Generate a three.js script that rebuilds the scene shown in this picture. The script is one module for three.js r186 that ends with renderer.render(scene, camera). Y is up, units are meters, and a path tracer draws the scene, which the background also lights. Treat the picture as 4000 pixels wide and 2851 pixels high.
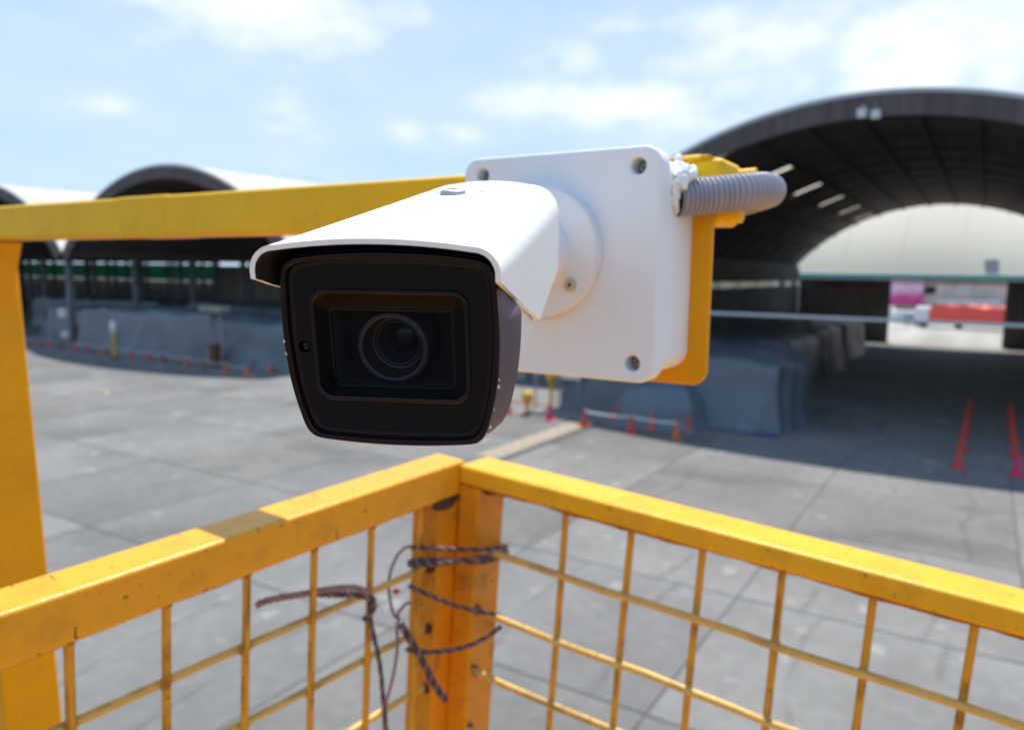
import * as THREE from 'three';
import { RoundedBoxGeometry } from 'three/addons/geometries/RoundedBoxGeometry.js';
import { mergeGeometries } from 'three/addons/utils/BufferGeometryUtils.js';

// ---------------------------------------------------------------- camera
const V = (x, y, z) => new THREE.Vector3(x, y, z);
const EYE = 7.0, FPX = 2965;                       // eye height in metres, focal length in photograph pixels (4000 wide)
const pitch = THREE.MathUtils.degToRad(7.0), roll = THREE.MathUtils.degToRad(0.785);
const camF = V(0, -Math.sin(pitch), -Math.cos(pitch));
const r0 = V(1, 0, 0), u0 = V(0, Math.cos(pitch), -Math.sin(pitch));
const camR = r0.clone().multiplyScalar(Math.cos(roll)).addScaledVector(u0, Math.sin(roll));
const camU = u0.clone().multiplyScalar(Math.cos(roll)).addScaledVector(r0, -Math.sin(roll));
const scene = new THREE.Scene();
const camera = new THREE.PerspectiveCamera(2 * Math.atan(1425.5 / FPX) * 180 / Math.PI, 4000 / 2851, 0.02, 3000);
camera.position.set(0, EYE, 0);
camera.quaternion.setFromRotationMatrix(new THREE.Matrix4().makeBasis(camR, camU, camF.clone().negate()));
camera.focus = 0.285; camera.userData.fStop = 10.5;
camera.updateMatrixWorld();
// survey helpers: a bearing in the photograph, a point at a distance along it, the point where it meets the ground
const ray = (x, y) => camF.clone().addScaledVector(camR, (x - 2000) / FPX).addScaledVector(camU, (1425.5 - y) / FPX);
const at = (x, y, d) => ray(x, y).multiplyScalar(d).add(camera.position);
const ground = (x, y) => { const q = ray(x, y); return q.multiplyScalar(-EYE / q.y).add(camera.position).setY(0); };

// ---------------------------------------------------------------- site axes: sheds run along `ax`, their fronts along `tl`
const ax = V(0.52653, 0, -0.85016), tl = V(-0.85016, 0, -0.52653), UP = V(0, 1, 0);
const TURN = Math.atan2(-0.52653, 0.85016);        // rotation.y that puts local -z on `ax`, local -x on `tl`
const SITE = V(14.87, 0, -30.95);
const W = (L, s, h = 0) => SITE.clone().addScaledVector(ax, L).addScaledVector(tl, s).setY(h);

// ---------------------------------------------------------------- random + noise
function rng(seed) { let a = seed >>> 0; return () => { a = (a + 0x6D2B79F5) >>> 0; let t = a; t = Math.imul(t ^ (t >>> 15), t | 1); t ^= t + Math.imul(t ^ (t >>> 7), t | 61); return ((t ^ (t >>> 14)) >>> 0) / 4294967296; }; }
const h3 = (x, y, z, s) => { let h = Math.imul(x, 374761393) ^ Math.imul(y, 668265263) ^ Math.imul(z, 2147483647 - 58) ^ Math.imul(s, 974634777); h = Math.imul(h ^ (h >>> 13), 1274126177); h ^= h >>> 16; return (h >>> 0) / 4294967296; };
const sm = (t) => t * t * (3 - 2 * t), mod = (a, n) => ((a % n) + n) % n;
function vn3(x, y, z, s = 1) {
  const X = Math.floor(x), Y = Math.floor(y), Z = Math.floor(z), fx = sm(x - X), fy = sm(y - Y), fz = sm(z - Z), L = THREE.MathUtils.lerp;
  const g = (i, j, k) => h3(X + i, Y + j, Z + k, s);
  return L(L(L(g(0, 0, 0), g(1, 0, 0), fx), L(g(0, 1, 0), g(1, 1, 0), fx), fy), L(L(g(0, 0, 1), g(1, 0, 1), fx), L(g(0, 1, 1), g(1, 1, 1), fx), fy), fz);
}
function fbm3(x, y, z, o = 5, s = 1) { let a = 0.5, v = 0, n = 0; for (let i = 0; i < o; i++) { v += a * vn3(x, y, z, s + i); n += a; a *= 0.5; x *= 2.03; y *= 2.03; z *= 2.03; } return v / n; }
function pn(u, v, p, s) {                           // value noise on a p x p lattice that repeats over 0..1
  const x = u * p, y = v * p, X = Math.floor(x), Y = Math.floor(y), fx = sm(x - X), fy = sm(y - Y), g = (i, j) => h3(mod(X + i, p), mod(Y + j, p), 7, s);
  return THREE.MathUtils.lerp(THREE.MathUtils.lerp(g(0, 0), g(1, 0), fx), THREE.MathUtils.lerp(g(0, 1), g(1, 1), fx), fy);
}
function pf(u, v, p, o, s) { let a = 0.5, t = 0, n = 0; for (let i = 0; i < o; i++) { t += a * pn(u, v, p, s + i); n += a; a *= 0.5; p *= 2; } return t / n; }
const smooth = (a, b, x) => sm(Math.min(1, Math.max(0, (x - a) / (b - a))));

// ---------------------------------------------------------------- sky and sun
const SKYGAIN = 0.78;
{
  const w = 2048, h = 1024, data = new Float32Array(w * h * 4);
  // cloud banks seen over the yard: bearing in the photograph, half width, half height, weight
  const banks = [[900, 40, 520, 130, .34], [1550, 30, 160, 90, .2], [430, 420, 190, 45, .16], [1130, 490, 120, 110, .26], [1600, 520, 110, 60, .26], [1790, 530, 120, 60, .26], [2330, 400, 480, 90, .34], [2200, 230, 180, 120, .22], [2450, 80, 200, 90, .24], [2900, 120, 420, 190, .3], [3550, 260, 260, 200, .42], [3950, 150, 200, 220, .36], [3000, 330, 420, 110, .22], [80, 60, 160, 90, .12]]
    .map(([x, y, a, b, k]) => { const d = ray(x, y).normalize(); return [Math.atan2(d.x, -d.z), Math.asin(d.y), a / FPX, b / FPX, k]; });
  for (let j = 0; j < h; j++) {
    const v = (j + 0.5) / h, el = (v - 0.5) * Math.PI, sy = Math.sin(el), cy = Math.cos(el);
    for (let i = 0; i < w; i++) {
      const u = (i + 0.5) / w, ph = (u - 0.5) * 2 * Math.PI, dx = Math.cos(ph) * cy, dz = Math.sin(ph) * cy;
      const az = Math.atan2(dx, -dz), e = Math.max(0, sy);
      const t = e;
      let r = THREE.MathUtils.lerp(0.575, 0.10, t), g = THREE.MathUtils.lerp(0.80, 0.32, t), b = THREE.MathUtils.lerp(1.02, 0.78, t);
      if (sy > -0.02) {
        const k = 1 / (e + 0.16), X = dx * k, Z = dz * k;
        let den = fbm3(X * 2.1 + 11, Z * 2.1, 3.3, 6, 21) - 0.60;
        const fine = fbm3(dx * 22, sy * 44, dz * 22, 5, 51) - 0.5;
        let bank = 0;
        for (const [ba, be, hw, hh, kk] of banks) { let da = az - ba; if (Math.abs(da) > 0.5) continue; const q = (da / hw) ** 2 + ((el - be) / hh) ** 2; if (q < 6) bank = Math.max(bank, kk * Math.exp(-q * 0.9)); }
        const inView = smooth(0.9, 0.6, Math.abs(az)) * smooth(0.55, 0.4, el);
        den = den * (1 - 0.6 * inView) + bank * 0.95 * inView + fine * 0.5 * (0.3 + 1.6 * bank * inView + 0.3 * (1 - inView));
        const c = smooth(-0.08, 0.44, den) * 0.9;
        const veil = 0.04 + 0.2 * smooth(-0.3, 0.12, den);
        const m = Math.max(c, veil);
        r = THREE.MathUtils.lerp(r, 1.13, m); g = THREE.MathUtils.lerp(g, 1.16, m); b = THREE.MathUtils.lerp(b, 1.18, m);
      }
      if (sy < 0) { const q = smooth(0, -0.08, sy); r = THREE.MathUtils.lerp(r, 0.34, q); g = THREE.MathUtils.lerp(g, 0.34, q); b = THREE.MathUtils.lerp(b, 0.35, q); }
      const o = (j * w + i) * 4; data[o] = r * SKYGAIN; data[o + 1] = g * SKYGAIN; data[o + 2] = b * SKYGAIN; data[o + 3] = 1;
    }
  }
  const t = new THREE.DataTexture(data, w, h, THREE.RGBAFormat, THREE.FloatType);
  t.mapping = THREE.EquirectangularReflectionMapping; t.magFilter = t.minFilter = THREE.LinearFilter; t.wrapS = THREE.RepeatWrapping; t.needsUpdate = true;
  scene.background = t; scene.environment = t;
}
const sun = new THREE.DirectionalLight(new THREE.Color(1, 0.955, 0.87), 4.6);
const SUNDIR = UP.clone().addScaledVector(ax, 0.43).addScaledVector(tl, 0.10).normalize();
sun.position.copy(camera.position).addScaledVector(SUNDIR, 120); sun.target.position.set(0, 5, -20);
sun.position.copy(sun.target.position).addScaledVector(SUNDIR, 120);
sun.castShadow = true; sun.shadow.mapSize.set(4096, 4096); sun.shadow.radius = 1;
Object.assign(sun.shadow.camera, { left: -130, right: 130, top: 130, bottom: -130, near: 1, far: 300 });
scene.add(sun, sun.target);
const renderer = new THREE.WebGLRenderer({ antialias: true });
renderer.setSize(1024, 729); renderer.shadowMap.enabled = true;
renderer.toneMapping = THREE.LinearToneMapping; renderer.toneMappingExposure = 1.32;

// ---------------------------------------------------------------- textures
function tex(n, fn, srgb = true, rep = 1) {
  const d = new Uint8Array(n * n * 4), c = [0, 0, 0];
  for (let j = 0; j < n; j++) for (let i = 0; i < n; i++) { fn((i + .5) / n, (j + .5) / n, c); const o = (j * n + i) * 4; for (let k = 0; k < 3; k++) d[o + k] = Math.max(0, Math.min(255, c[k])); d[o + 3] = 255; }
  const t = new THREE.DataTexture(d, n, n); t.wrapS = t.wrapT = THREE.RepeatWrapping; t.magFilter = THREE.LinearFilter; t.minFilter = THREE.LinearMipmapLinearFilter; t.generateMipmaps = true;
  if (srgb) t.colorSpace = THREE.SRGBColorSpace; t.repeat.set(rep, rep); t.needsUpdate = true; return t;
}
const S = (x) => 255 * (x <= 0.0031308 ? 12.92 * x : 1.055 * Math.pow(x, 1 / 2.4) - 0.055);
const mix = THREE.MathUtils.lerp;
function concreteTex(seed, base, scuffs, oil) {
  return tex(1024, (u, v, c) => {
    const a = pf(u, v, 3, 6, seed), b = pf(u, v, 40, 4, seed + 20), f = pn(u, v, 700, seed + 31);
    let k = base * (0.68 + 0.64 * a) * (0.86 + 0.28 * b) * (0.9 + 0.2 * f);
    const st = smooth(0.55, 0.75, pf(u + 0.03 * b, v, 5, 5, seed + 40)); k *= 1 - oil * st;                        // oil and water stains
    const ln = Math.abs(Math.sin((u * 2 + 0.35 * pf(u, v, 2, 3, seed + 3)) * Math.PI * 2)), tr = smooth(0.16, 0.02, ln) * smooth(0.42, 0.62, pf(u, v, 5, 4, seed + 52)); k *= 1 - 0.2 * tr;   // tyre rubber
    const sc = smooth(0.70, 0.82, pf(u, v, 14, 5, seed + 60)) * smooth(0.45, 0.6, pf(u, v, 3, 3, seed + 61)); k = mix(k, base * 2.1, sc * scuffs);          // spilt cement, scraped pale
    c[0] = S(k * 1.025); c[1] = S(k); c[2] = S(k * 0.95);
  });
}
const concA = concreteTex(100, 0.165, 0.5, 0.28), concB = concreteTex(300, 0.148, 0.8, 0.24);
const concBump = tex(512, (u, v, c) => { const k = 255 * (0.6 * pf(u, v, 60, 3, 9) + 0.4 * pn(u, v, 400, 4)); c[0] = c[1] = c[2] = k; }, false);
// brushed-on enamel: uneven coat, drips of older coat, small chips to rust
function paintTex(seed, r, g, b, grime, chip) {
  return tex(1024, (u, v, c) => {
    const a = pf(u, v, 5, 5, seed), m = pf(u, v, 26, 4, seed + 7), s = pn(u * 1, v * 0.08, 90, seed + 11);
    const k = 0.88 + 0.18 * a + 0.03 * (s - 0.5);
    let R = r * k, G = g * k * (0.95 + 0.1 * m), B = b * k;
    const gr = smooth(0.52, 0.78, pf(u, v, 9, 5, seed + 13)) * grime * (0.5 + m); R = mix(R, 0.17, gr); G = mix(G, 0.085, gr); B = mix(B, 0.03, gr);
    const ch = smooth(0.80, 0.84, pf(u, v, 50, 3, seed + 17)) * chip; R = mix(R, 0.07, ch); G = mix(G, 0.035, ch); B = mix(B, 0.02, ch);
    c[0] = S(R); c[1] = S(G); c[2] = S(B);
  }, true, 1 / 0.25);
}
const paintRail = paintTex(500, 0.86, 0.375, 0.012, 0.2, 0.9), paintCorner = paintTex(505, 0.78, 0.28, 0.008, 0.45, 0.9), paintRailB = paintTex(510, 0.86, 0.425, 0.010, 0.12, 0.8), paintBar = paintTex(520, 0.92, 0.51, 0.008, 0.07, 0.2), paintWire = paintTex(540, 0.70, 0.33, 0.03, 0.6, 0.8), paintMesh = paintTex(580, 0.74, 0.45, 0.10, 0.45, 0.8), paintPost = paintTex(560, 0.86, 0.37, 0.003, 0.06, 0.15);
const paintBump = tex(512, (u, v, c) => { c[0] = c[1] = c[2] = 255 * (0.6 * pf(u, v, 14, 4, 71) + 0.25 * pn(u, v, 200, 5) + 0.15 * pf(u, v, 60, 2, 9)); }, false, 1 / 0.12);
const coatBump = tex(512, (u, v, c) => { c[0] = c[1] = c[2] = 255 * (0.5 * pn(u, v, 170, 5) + 0.5 * pf(u, v, 60, 2, 15)); }, false, 1 / 0.05);
const whiteTex = tex(512, (u, v, c) => { const a = pf(u, v, 4, 5, 801), d = smooth(0.62, 0.8, pf(u, v, 30, 4, 811)) * smooth(0.55, 0.7, pf(u, v, 5, 3, 821)), k = 0.90 * (0.96 + 0.05 * a) * (1 - 0.03 * d); c[0] = S(k); c[1] = S(k * 0.995); c[2] = S(k * 0.99); }, true, 1 / 0.11);
const tarpTex = tex(512, (u, v, c) => { const a = pf(u, v, 3, 4, 901), d = smooth(0.6, 0.8, pf(u, v, 8, 5, 911)), k = (0.86 + 0.28 * a) * (1 + 0.2 * d); c[0] = S(0.130 * k); c[1] = S(0.148 * k); c[2] = S(0.168 * k); }, true, 1 / 6);
const tarpBump = tex(512, (u, v, c) => { c[0] = c[1] = c[2] = 255 * pf(u, v, 9, 5, 921); }, false, 1 / 3);
const sheetTex = tex(512, (u, v, c) => { const a = pf(u, v, 4, 5, 951), st = pn(u, v * 0.06, 60, 961), k = (0.78 + 0.3 * a) * (0.9 + 0.2 * st); c[0] = 255 * k; c[1] = 255 * k; c[2] = 252 * k; }, true, 1 / 9);

// ---------------------------------------------------------------- materials
const std = (o) => new THREE.MeshStandardMaterial(o), phy = (o) => new THREE.MeshPhysicalMaterial(o), rgb = (r, g, b) => new THREE.Color().setRGB(r, g, b);
const M = {
  rail: phy({ map: paintRail, bumpMap: paintBump, bumpScale: 0.0005, roughness: 0.33, specularIntensity: 0.9 }),
  corner: phy({ map: paintCorner, bumpMap: paintBump, bumpScale: 0.0006, roughness: 0.42, specularIntensity: 0.6 }),
  railB: phy({ map: paintRailB, bumpMap: paintBump, bumpScale: 0.0005, roughness: 0.36, specularIntensity: 0.7 }),
  bar: phy({ map: paintBar, bumpMap: paintBump, bumpScale: 0.0005, roughness: 0.5, specularIntensity: 0.45 }),
  wire: phy({ map: paintWire, bumpMap: paintBump, bumpScale: 0.0005, roughness: 0.5, specularIntensity: 0.45 }),
  mesh: phy({ map: paintMesh, bumpMap: paintBump, bumpScale: 0.0006, roughness: 0.45 }),
  post: phy({ map: paintPost, bumpMap: paintBump, bumpScale: 0.0005, roughness: 0.5, specularIntensity: 0.45 }),
  deck: std({ map: paintPost, roughness: 0.6 }),
  weld: std({ color: rgb(0.10, 0.045, 0.02), roughness: 0.8, bumpMap: paintBump, bumpScale: 0.001 }),
  rust: std({ map: paintWire, color: rgb(0.62, 0.42, 0.34), bumpMap: paintBump, bumpScale: 0.001, roughness: 0.85 }),
  coat: phy({ map: whiteTex, bumpMap: coatBump, bumpScale: 0.00012, roughness: 0.42, clearcoat: 0.15, clearcoatRoughness: 0.4 }),
  plastic: phy({ map: whiteTex, color: rgb(0.97, 0.98, 1.0), bumpMap: coatBump, bumpScale: 0.00005, roughness: 0.38 }),
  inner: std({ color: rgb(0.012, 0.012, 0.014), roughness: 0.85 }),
  housing: phy({ color: rgb(0.105, 0.068, 0.09), bumpMap: coatBump, bumpScale: 0.00012, roughness: 0.42 }),
  gloss: phy({ color: rgb(0.004, 0.003, 0.004), roughness: 0.025, ior: 1.36 }),
  rim: phy({ color: rgb(0.012, 0.004, 0.004), roughness: 0.14, ior: 1.4 }),
  funnel: phy({ color: rgb(0.009, 0.006, 0.006), roughness: 0.3, ior: 1.4 }),
  pane: phy({ color: rgb(0.85, 0.82, 0.88), transmission: 1, thickness: 0, roughness: 0.01, ior: 1.22 }),
  barrel: phy({ color: rgb(0.024, 0.020, 0.024), roughness: 0.3 }),
  lens: phy({ color: rgb(0.003, 0.005, 0.006), roughness: 0.05, ior: 1.3 }),
  chip: std({ color: rgb(0.6, 0.58, 0.58), roughness: 0.6 }),
  steel: std({ color: rgb(0.62, 0.54, 0.36), metalness: 0.55, roughness: 0.4 }),
  dull: std({ color: rgb(0.38, 0.38, 0.39), metalness: 0.6, roughness: 0.5 }),
  dark: std({ color: rgb(0.03, 0.028, 0.025), roughness: 0.8 }),
  conduit: phy({ color: rgb(0.35, 0.345, 0.39), roughness: 0.36 }),
  sealant: phy({ color: rgb(0.84, 0.84, 0.83), roughness: 0.3 }),
  cord: std({ color: rgb(0.10, 0.06, 0.06), roughness: 0.9 }),
  cordLight: std({ color: rgb(0.26, 0.17, 0.16), roughness: 0.9 }),
  cordPale: std({ color: rgb(0.33, 0.20, 0.19), roughness: 0.9 }),
  red: std({ color: rgb(0.55, 0.02, 0.03), roughness: 0.5 }),
  groundMat: std({ color: rgb(0.085, 0.083, 0.081), roughness: 0.95 }),
  slab: [std({ map: concA, bumpMap: concBump, bumpScale: 0.004, roughness: 0.9 }), std({ map: concB, bumpMap: concBump, bumpScale: 0.004, roughness: 0.88 }), std({ map: concA, color: rgb(0.92, 0.92, 0.93), bumpMap: concBump, bumpScale: 0.004, roughness: 0.9 }), std({ map: concB, color: rgb(1.0, 0.985, 0.96), bumpMap: concBump, bumpScale: 0.004, roughness: 0.9 }), std({ map: concA, color: rgb(0.84, 0.85, 0.86), bumpMap: concBump, bumpScale: 0.004, roughness: 0.9 }), std({ map: concB, color: rgb(0.9, 0.89, 0.87), bumpMap: concBump, bumpScale: 0.004, roughness: 0.9 })],
  paleYard: std({ map: sheetTex, color: rgb(0.38, 0.37, 0.345), roughness: 0.9 }),
  shedFloor: std({ map: concA, roughness: 0.9 }),
  roof: std({ map: sheetTex, color: rgb(0.53, 0.50, 0.43), roughness: 0.6 }),
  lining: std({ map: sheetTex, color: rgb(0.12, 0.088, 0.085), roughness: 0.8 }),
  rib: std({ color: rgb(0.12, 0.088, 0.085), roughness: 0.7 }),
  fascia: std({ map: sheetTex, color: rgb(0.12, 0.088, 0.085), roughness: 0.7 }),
  trim: std({ color: rgb(0.55, 0.56, 0.55), roughness: 0.6 }),
  column: std({ map: sheetTex, color: rgb(0.18, 0.175, 0.19), roughness: 0.8 }),
  darkWall: std({ map: sheetTex, color: rgb(0.20, 0.19, 0.185), roughness: 0.85 }),
  slate: std({ map: sheetTex, color: rgb(0.16, 0.17, 0.18), roughness: 0.85 }),
  green: phy({ map: sheetTex, color: rgb(0.01, 0.30, 0.18), roughness: 0.9, transmission: 0.5, thickness: 0 }),
  beige: std({ map: sheetTex, color: rgb(0.42, 0.36, 0.29), roughness: 0.85 }),
  skylight: phy({ color: rgb(1.0, 0.93, 0.76), roughness: 1, transmission: 0.85, thickness: 0 }),
  tarp: phy({ map: tarpTex, bumpMap: tarpBump, bumpScale: 0.03, roughness: 0.5 }),
  tarpMid: phy({ map: tarpTex, color: rgb(0.80, 0.87, 0.88), bumpMap: tarpBump, bumpScale: 0.03, roughness: 0.45 }),
  tarpBlue: phy({ color: rgb(0.02, 0.07, 0.25), bumpMap: tarpBump, bumpScale: 0.05, roughness: 0.5 }),
  brownBox: std({ color: rgb(0.12, 0.05, 0.02), roughness: 0.9 }),
  coneOrange: std({ color: rgb(0.60, 0.13, 0.035), roughness: 0.6 }), coneRed: std({ color: rgb(0.58, 0.05, 0.035), roughness: 0.6 }), conePink: std({ color: rgb(0.62, 0.022, 0.11), roughness: 0.6 }), coneOld: std({ color: rgb(0.24, 0.08, 0.035), roughness: 0.8 }),
  coneShaded: std({ color: rgb(0.50, 0.06, 0.03), roughness: 0.7 }),  // cone red darkened in the colour for the shade inside the shed
  rubber: std({ color: rgb(0.025, 0.025, 0.025), roughness: 0.9 }),
  whitePaint: std({ color: rgb(0.72, 0.72, 0.71), roughness: 0.5 }), greyPaint: std({ color: rgb(0.28, 0.28, 0.30), roughness: 0.6 }),
  yellowPaint: std({ color: rgb(0.62, 0.34, 0.02), roughness: 0.5 }), lampGlass: phy({ color: rgb(0.75, 0.76, 0.78), roughness: 0.15 }),
  lineYellow: std({ map: tex(512, (u, v, c) => { const k = 0.75 * smooth(0.25, 0.75, pf(u, v, 16, 5, 601)), g = 0.2 * (0.8 + 0.4 * pf(u, v, 20, 3, 611)); c[0] = S(mix(g, 0.46, k)); c[1] = S(mix(g, 0.33, k)); c[2] = S(mix(g, 0.15, k)); }, true, 1 / 3), roughness: 0.9 }),
  tar: std({ color: rgb(0.06, 0.06, 0.062), roughness: 0.9 }),
  truckRed: std({ color: rgb(0.80, 0.10, 0.07), roughness: 0.5 }), carGlass: phy({ color: rgb(0.02, 0.025, 0.03), roughness: 0.08 }), vanBlue: std({ color: rgb(0.18, 0.24, 0.30), roughness: 0.5 }),
  gutter: std({ color: rgb(0.06, 0.20, 0.17), roughness: 0.6 }), farRoof: std({ map: sheetTex, color: rgb(0.50, 0.475, 0.40), roughness: 0.7 }), farWall: std({ map: sheetTex, color: rgb(0.62, 0.53, 0.49), roughness: 0.9 }),
};

// ---------------------------------------------------------------- building helpers
const taken = {};
const numbered = (n) => { const k = taken[n] = (taken[n] ?? -1) + 1; return k ? `${n}_${String(k).padStart(3, '0')}` : n; };
function tag(o, label, category, group, kind) { if (label) o.userData.label = label; if (category) o.userData.category = category; if (group) o.userData.group = group; if (kind) o.userData.kind = kind; return o; }
function thing(name, label, category, pos, group, parent = scene) { const g = new THREE.Group(); g.name = numbered(name); if (pos) g.position.copy(pos); parent.add(g); return tag(g, label, category, group); }
function part(name, geo, mat, parent, pos) { const m = new THREE.Mesh(geo, mat); m.name = name; m.castShadow = m.receiveShadow = true; if (pos) m.position.copy(pos); parent.add(m); return m; }
function structure(name, geo, mat, pos) { const m = part(name, geo, mat, scene, pos); m.userData.kind = 'structure'; return m; }
function mUV(g, ox = 0, oy = 0) {                   // texture coordinates in metres by the side each face points to
  if (g.index) g = g.toNonIndexed();
  const p = g.attributes.position, n = p.count, uv = new Float32Array(n * 2), a = V(), b = V(), c = V(), N = V();
  for (let i = 0; i < n; i += 3) {
    a.fromBufferAttribute(p, i); b.fromBufferAttribute(p, i + 1); c.fromBufferAttribute(p, i + 2);
    N.subVectors(b, a).cross(c.sub(a)); const X = Math.abs(N.x), Y = Math.abs(N.y), Z = Math.abs(N.z);
    for (let k = 0; k < 3; k++) { const x = p.getX(i + k), y = p.getY(i + k), z = p.getZ(i + k); const [s, t] = X >= Y && X >= Z ? [z, y] : Y >= Z ? [x, z] : [x, y]; uv[2 * (i + k)] = s + ox; uv[2 * (i + k) + 1] = t + oy; }
  }
  g.setAttribute('uv', new THREE.BufferAttribute(uv, 2)); return g;
}
const box = (w, h, d, x = 0, y = 0, z = 0) => { const g = new THREE.BoxGeometry(w, h, d); g.translate(x, y, z); return g; };
const rbox = (w, h, d, r, x = 0, y = 0, z = 0, seg = 3) => { const g = new RoundedBoxGeometry(w, h, d, seg, r); g.translate(x, y, z); return g; };
const cyl = (r0, r1, h, x = 0, y = 0, z = 0, n = 16) => { const g = new THREE.CylinderGeometry(r0, r1, h, n); g.translate(x, y, z); return g; };
function merge(list) { return mergeGeometries(list.map((g) => { const q = g.index ? g.toNonIndexed() : g; for (const k of Object.keys(q.attributes)) if (!['position', 'normal', 'uv'].includes(k)) q.deleteAttribute(k); return q; })); }
function rod(a, b, r, n = 10) { const d = b.clone().sub(a), g = new THREE.CylinderGeometry(r, r, d.length(), n); g.applyQuaternion(new THREE.Quaternion().setFromUnitVectors(UP, d.clone().normalize())); g.translate((a.x + b.x) / 2, (a.y + b.y) / 2, (a.z + b.z) / 2); return g; }
const lathe = (pts, n = 40) => new THREE.LatheGeometry(pts.map(([x, y]) => new THREE.Vector2(x, y)), n);
function frame(group, o, x, y, z) { group.position.copy(o); group.quaternion.setFromRotationMatrix(new THREE.Matrix4().makeBasis(x, y, z)); return group; }
function rrShape(w, h, r, cx = 0, cy = 0) { const s = new THREE.Shape(), x = cx - w / 2, y = cy - h / 2; s.moveTo(x + r, y); s.lineTo(x + w - r, y); s.absarc(x + w - r, y + r, r, -Math.PI / 2, 0); s.lineTo(x + w, y + h - r); s.absarc(x + w - r, y + h - r, r, 0, Math.PI / 2); s.lineTo(x + r, y + h); s.absarc(x + r, y + h - r, r, Math.PI / 2, Math.PI); s.lineTo(x, y + r); s.absarc(x + r, y + r, r, Math.PI, 1.5 * Math.PI); return s; }
const hole = (x, y, r) => { const p = new THREE.Path(); p.absarc(x, y, r, 0, Math.PI * 2, true); return p; };
const extrude = (shape, depth, bevel = 0, seg = 3, curve = 16) => new THREE.ExtrudeGeometry(shape, { depth, bevelEnabled: bevel > 0, bevelSize: bevel, bevelThickness: bevel, bevelOffset: -bevel, bevelSegments: seg, curveSegments: curve });
function lump(r, seed, sx = 1, sy = 1, sz = 1, amp = 0.35, det = 3) { const g = new THREE.IcosahedronGeometry(r, det), p = g.attributes.position, v = V(); for (let i = 0; i < p.count; i++) { v.fromBufferAttribute(p, i); const k = 1 + amp * (2 * fbm3(v.x / r * 1.6 + seed, v.y / r * 1.6, v.z / r * 1.6, 3, seed) - 1); p.setXYZ(i, v.x * k * sx, v.y * k * sy, v.z * k * sz); } g.computeVertexNormals(); return g; }
function grid(nu, nv, fn, closedU = false) {        // a surface from fn(u, v) -> [x, y, z]
  const pos = [], uv = [], idx = [];
  for (let j = 0; j <= nv; j++) for (let i = 0; i <= nu; i++) { pos.push(...fn(i / nu, j / nv)); uv.push(i / nu, j / nv); }
  for (let j = 0; j < nv; j++) for (let i = 0; i < nu; i++) { const a = j * (nu + 1) + i, b = a + 1, c = a + nu + 1, d = c + 1; idx.push(a, b, d, a, d, c); }
  const g = new THREE.BufferGeometry(); g.setAttribute('position', new THREE.Float32BufferAttribute(pos, 3)); g.setAttribute('uv', new THREE.Float32BufferAttribute(uv, 2)); g.setIndex(idx); g.computeVertexNormals(); return g;
}

// ================================================================ GROUND
structure('ground', mUV(new THREE.PlaneGeometry(1600, 1600).rotateX(-Math.PI / 2)), M.groundMat, V(0, -0.02, -300));
const yard = new THREE.Group(); yard.name = 'yard_pavement'; yard.userData.kind = 'structure'; yard.position.copy(SITE); yard.rotation.y = TURN; scene.add(yard);
{
  const gl = 5.3, gs = 5.35, rand = rng(5), shapes = [0, 1, 2, 3, 4, 5].map((k) => { const g = new RoundedBoxGeometry(gs - 0.038, 0.16, gl - 0.038, 1, 0.012); g.translate(0, -0.08, 0); const q = mUV(g, k * 3.7, k * 5.1), u = q.attributes.uv; for (let i = 0; i < u.count; i++) u.setXY(i, u.getX(i) / 9.7, u.getY(i) / 9.7); return q; });
  for (let i = 0; i < 6; i++) for (let j = -5; j < 15; j++) {
    const L = -33.9 + gl * (i + 0.5), s = 0.45 + gs * (j + 0.5);
    const m = part('slab', shapes[Math.floor(rand() * 6)], M.slab[Math.floor(rand() * 6)], yard, V(-s, (rand() - 0.5) * 0.006, -L)); m.rotation.y = Math.floor(rand() * 2) * Math.PI;
  }
  const fl = new THREE.PlaneGeometry(300, 96).rotateX(-Math.PI / 2); const q = mUV(fl), u = q.attributes.uv; for (let i = 0; i < u.count; i++) u.setXY(i, u.getX(i) / 9.7, u.getY(i) / 9.7);
  structure('shed_floor', q, M.shedFloor, W(-2.14 + 48, 60, -0.004)).rotation.y = TURN;
  const fa = new THREE.PlaneGeometry(300, 120).rotateX(-Math.PI / 2); const q2 = mUV(fa), u2 = q2.attributes.uv; for (let i = 0; i < u2.count; i++) u2.setXY(i, u2.getX(i) / 9.7, u2.getY(i) / 9.7);
  structure('rear_yard', q2, M.paleYard, W(54 + 60, 20, 0.004)).rotation.y = TURN;
}
{ const g = new THREE.PlaneGeometry(1.0, 8.6).rotateX(-Math.PI / 2); structure('painted_line', mUV(g), M.lineYellow, W(-6.4, 12.0, 0.008)).rotation.y = TURN; }
{ const g = new THREE.PlaneGeometry(0.32, 9.0).rotateX(-Math.PI / 2); structure('drain_channel', mUV(g), M.tar, W(-6.6, 11.26, 0.012)).rotation.y = TURN; }
{ const g = new THREE.RingGeometry(2.3, 2.5, 48).rotateX(-Math.PI / 2); const c = ground(225, 1545); structure('painted_circle', mUV(g), M.lineYellow, c.setY(0.008)); }

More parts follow.
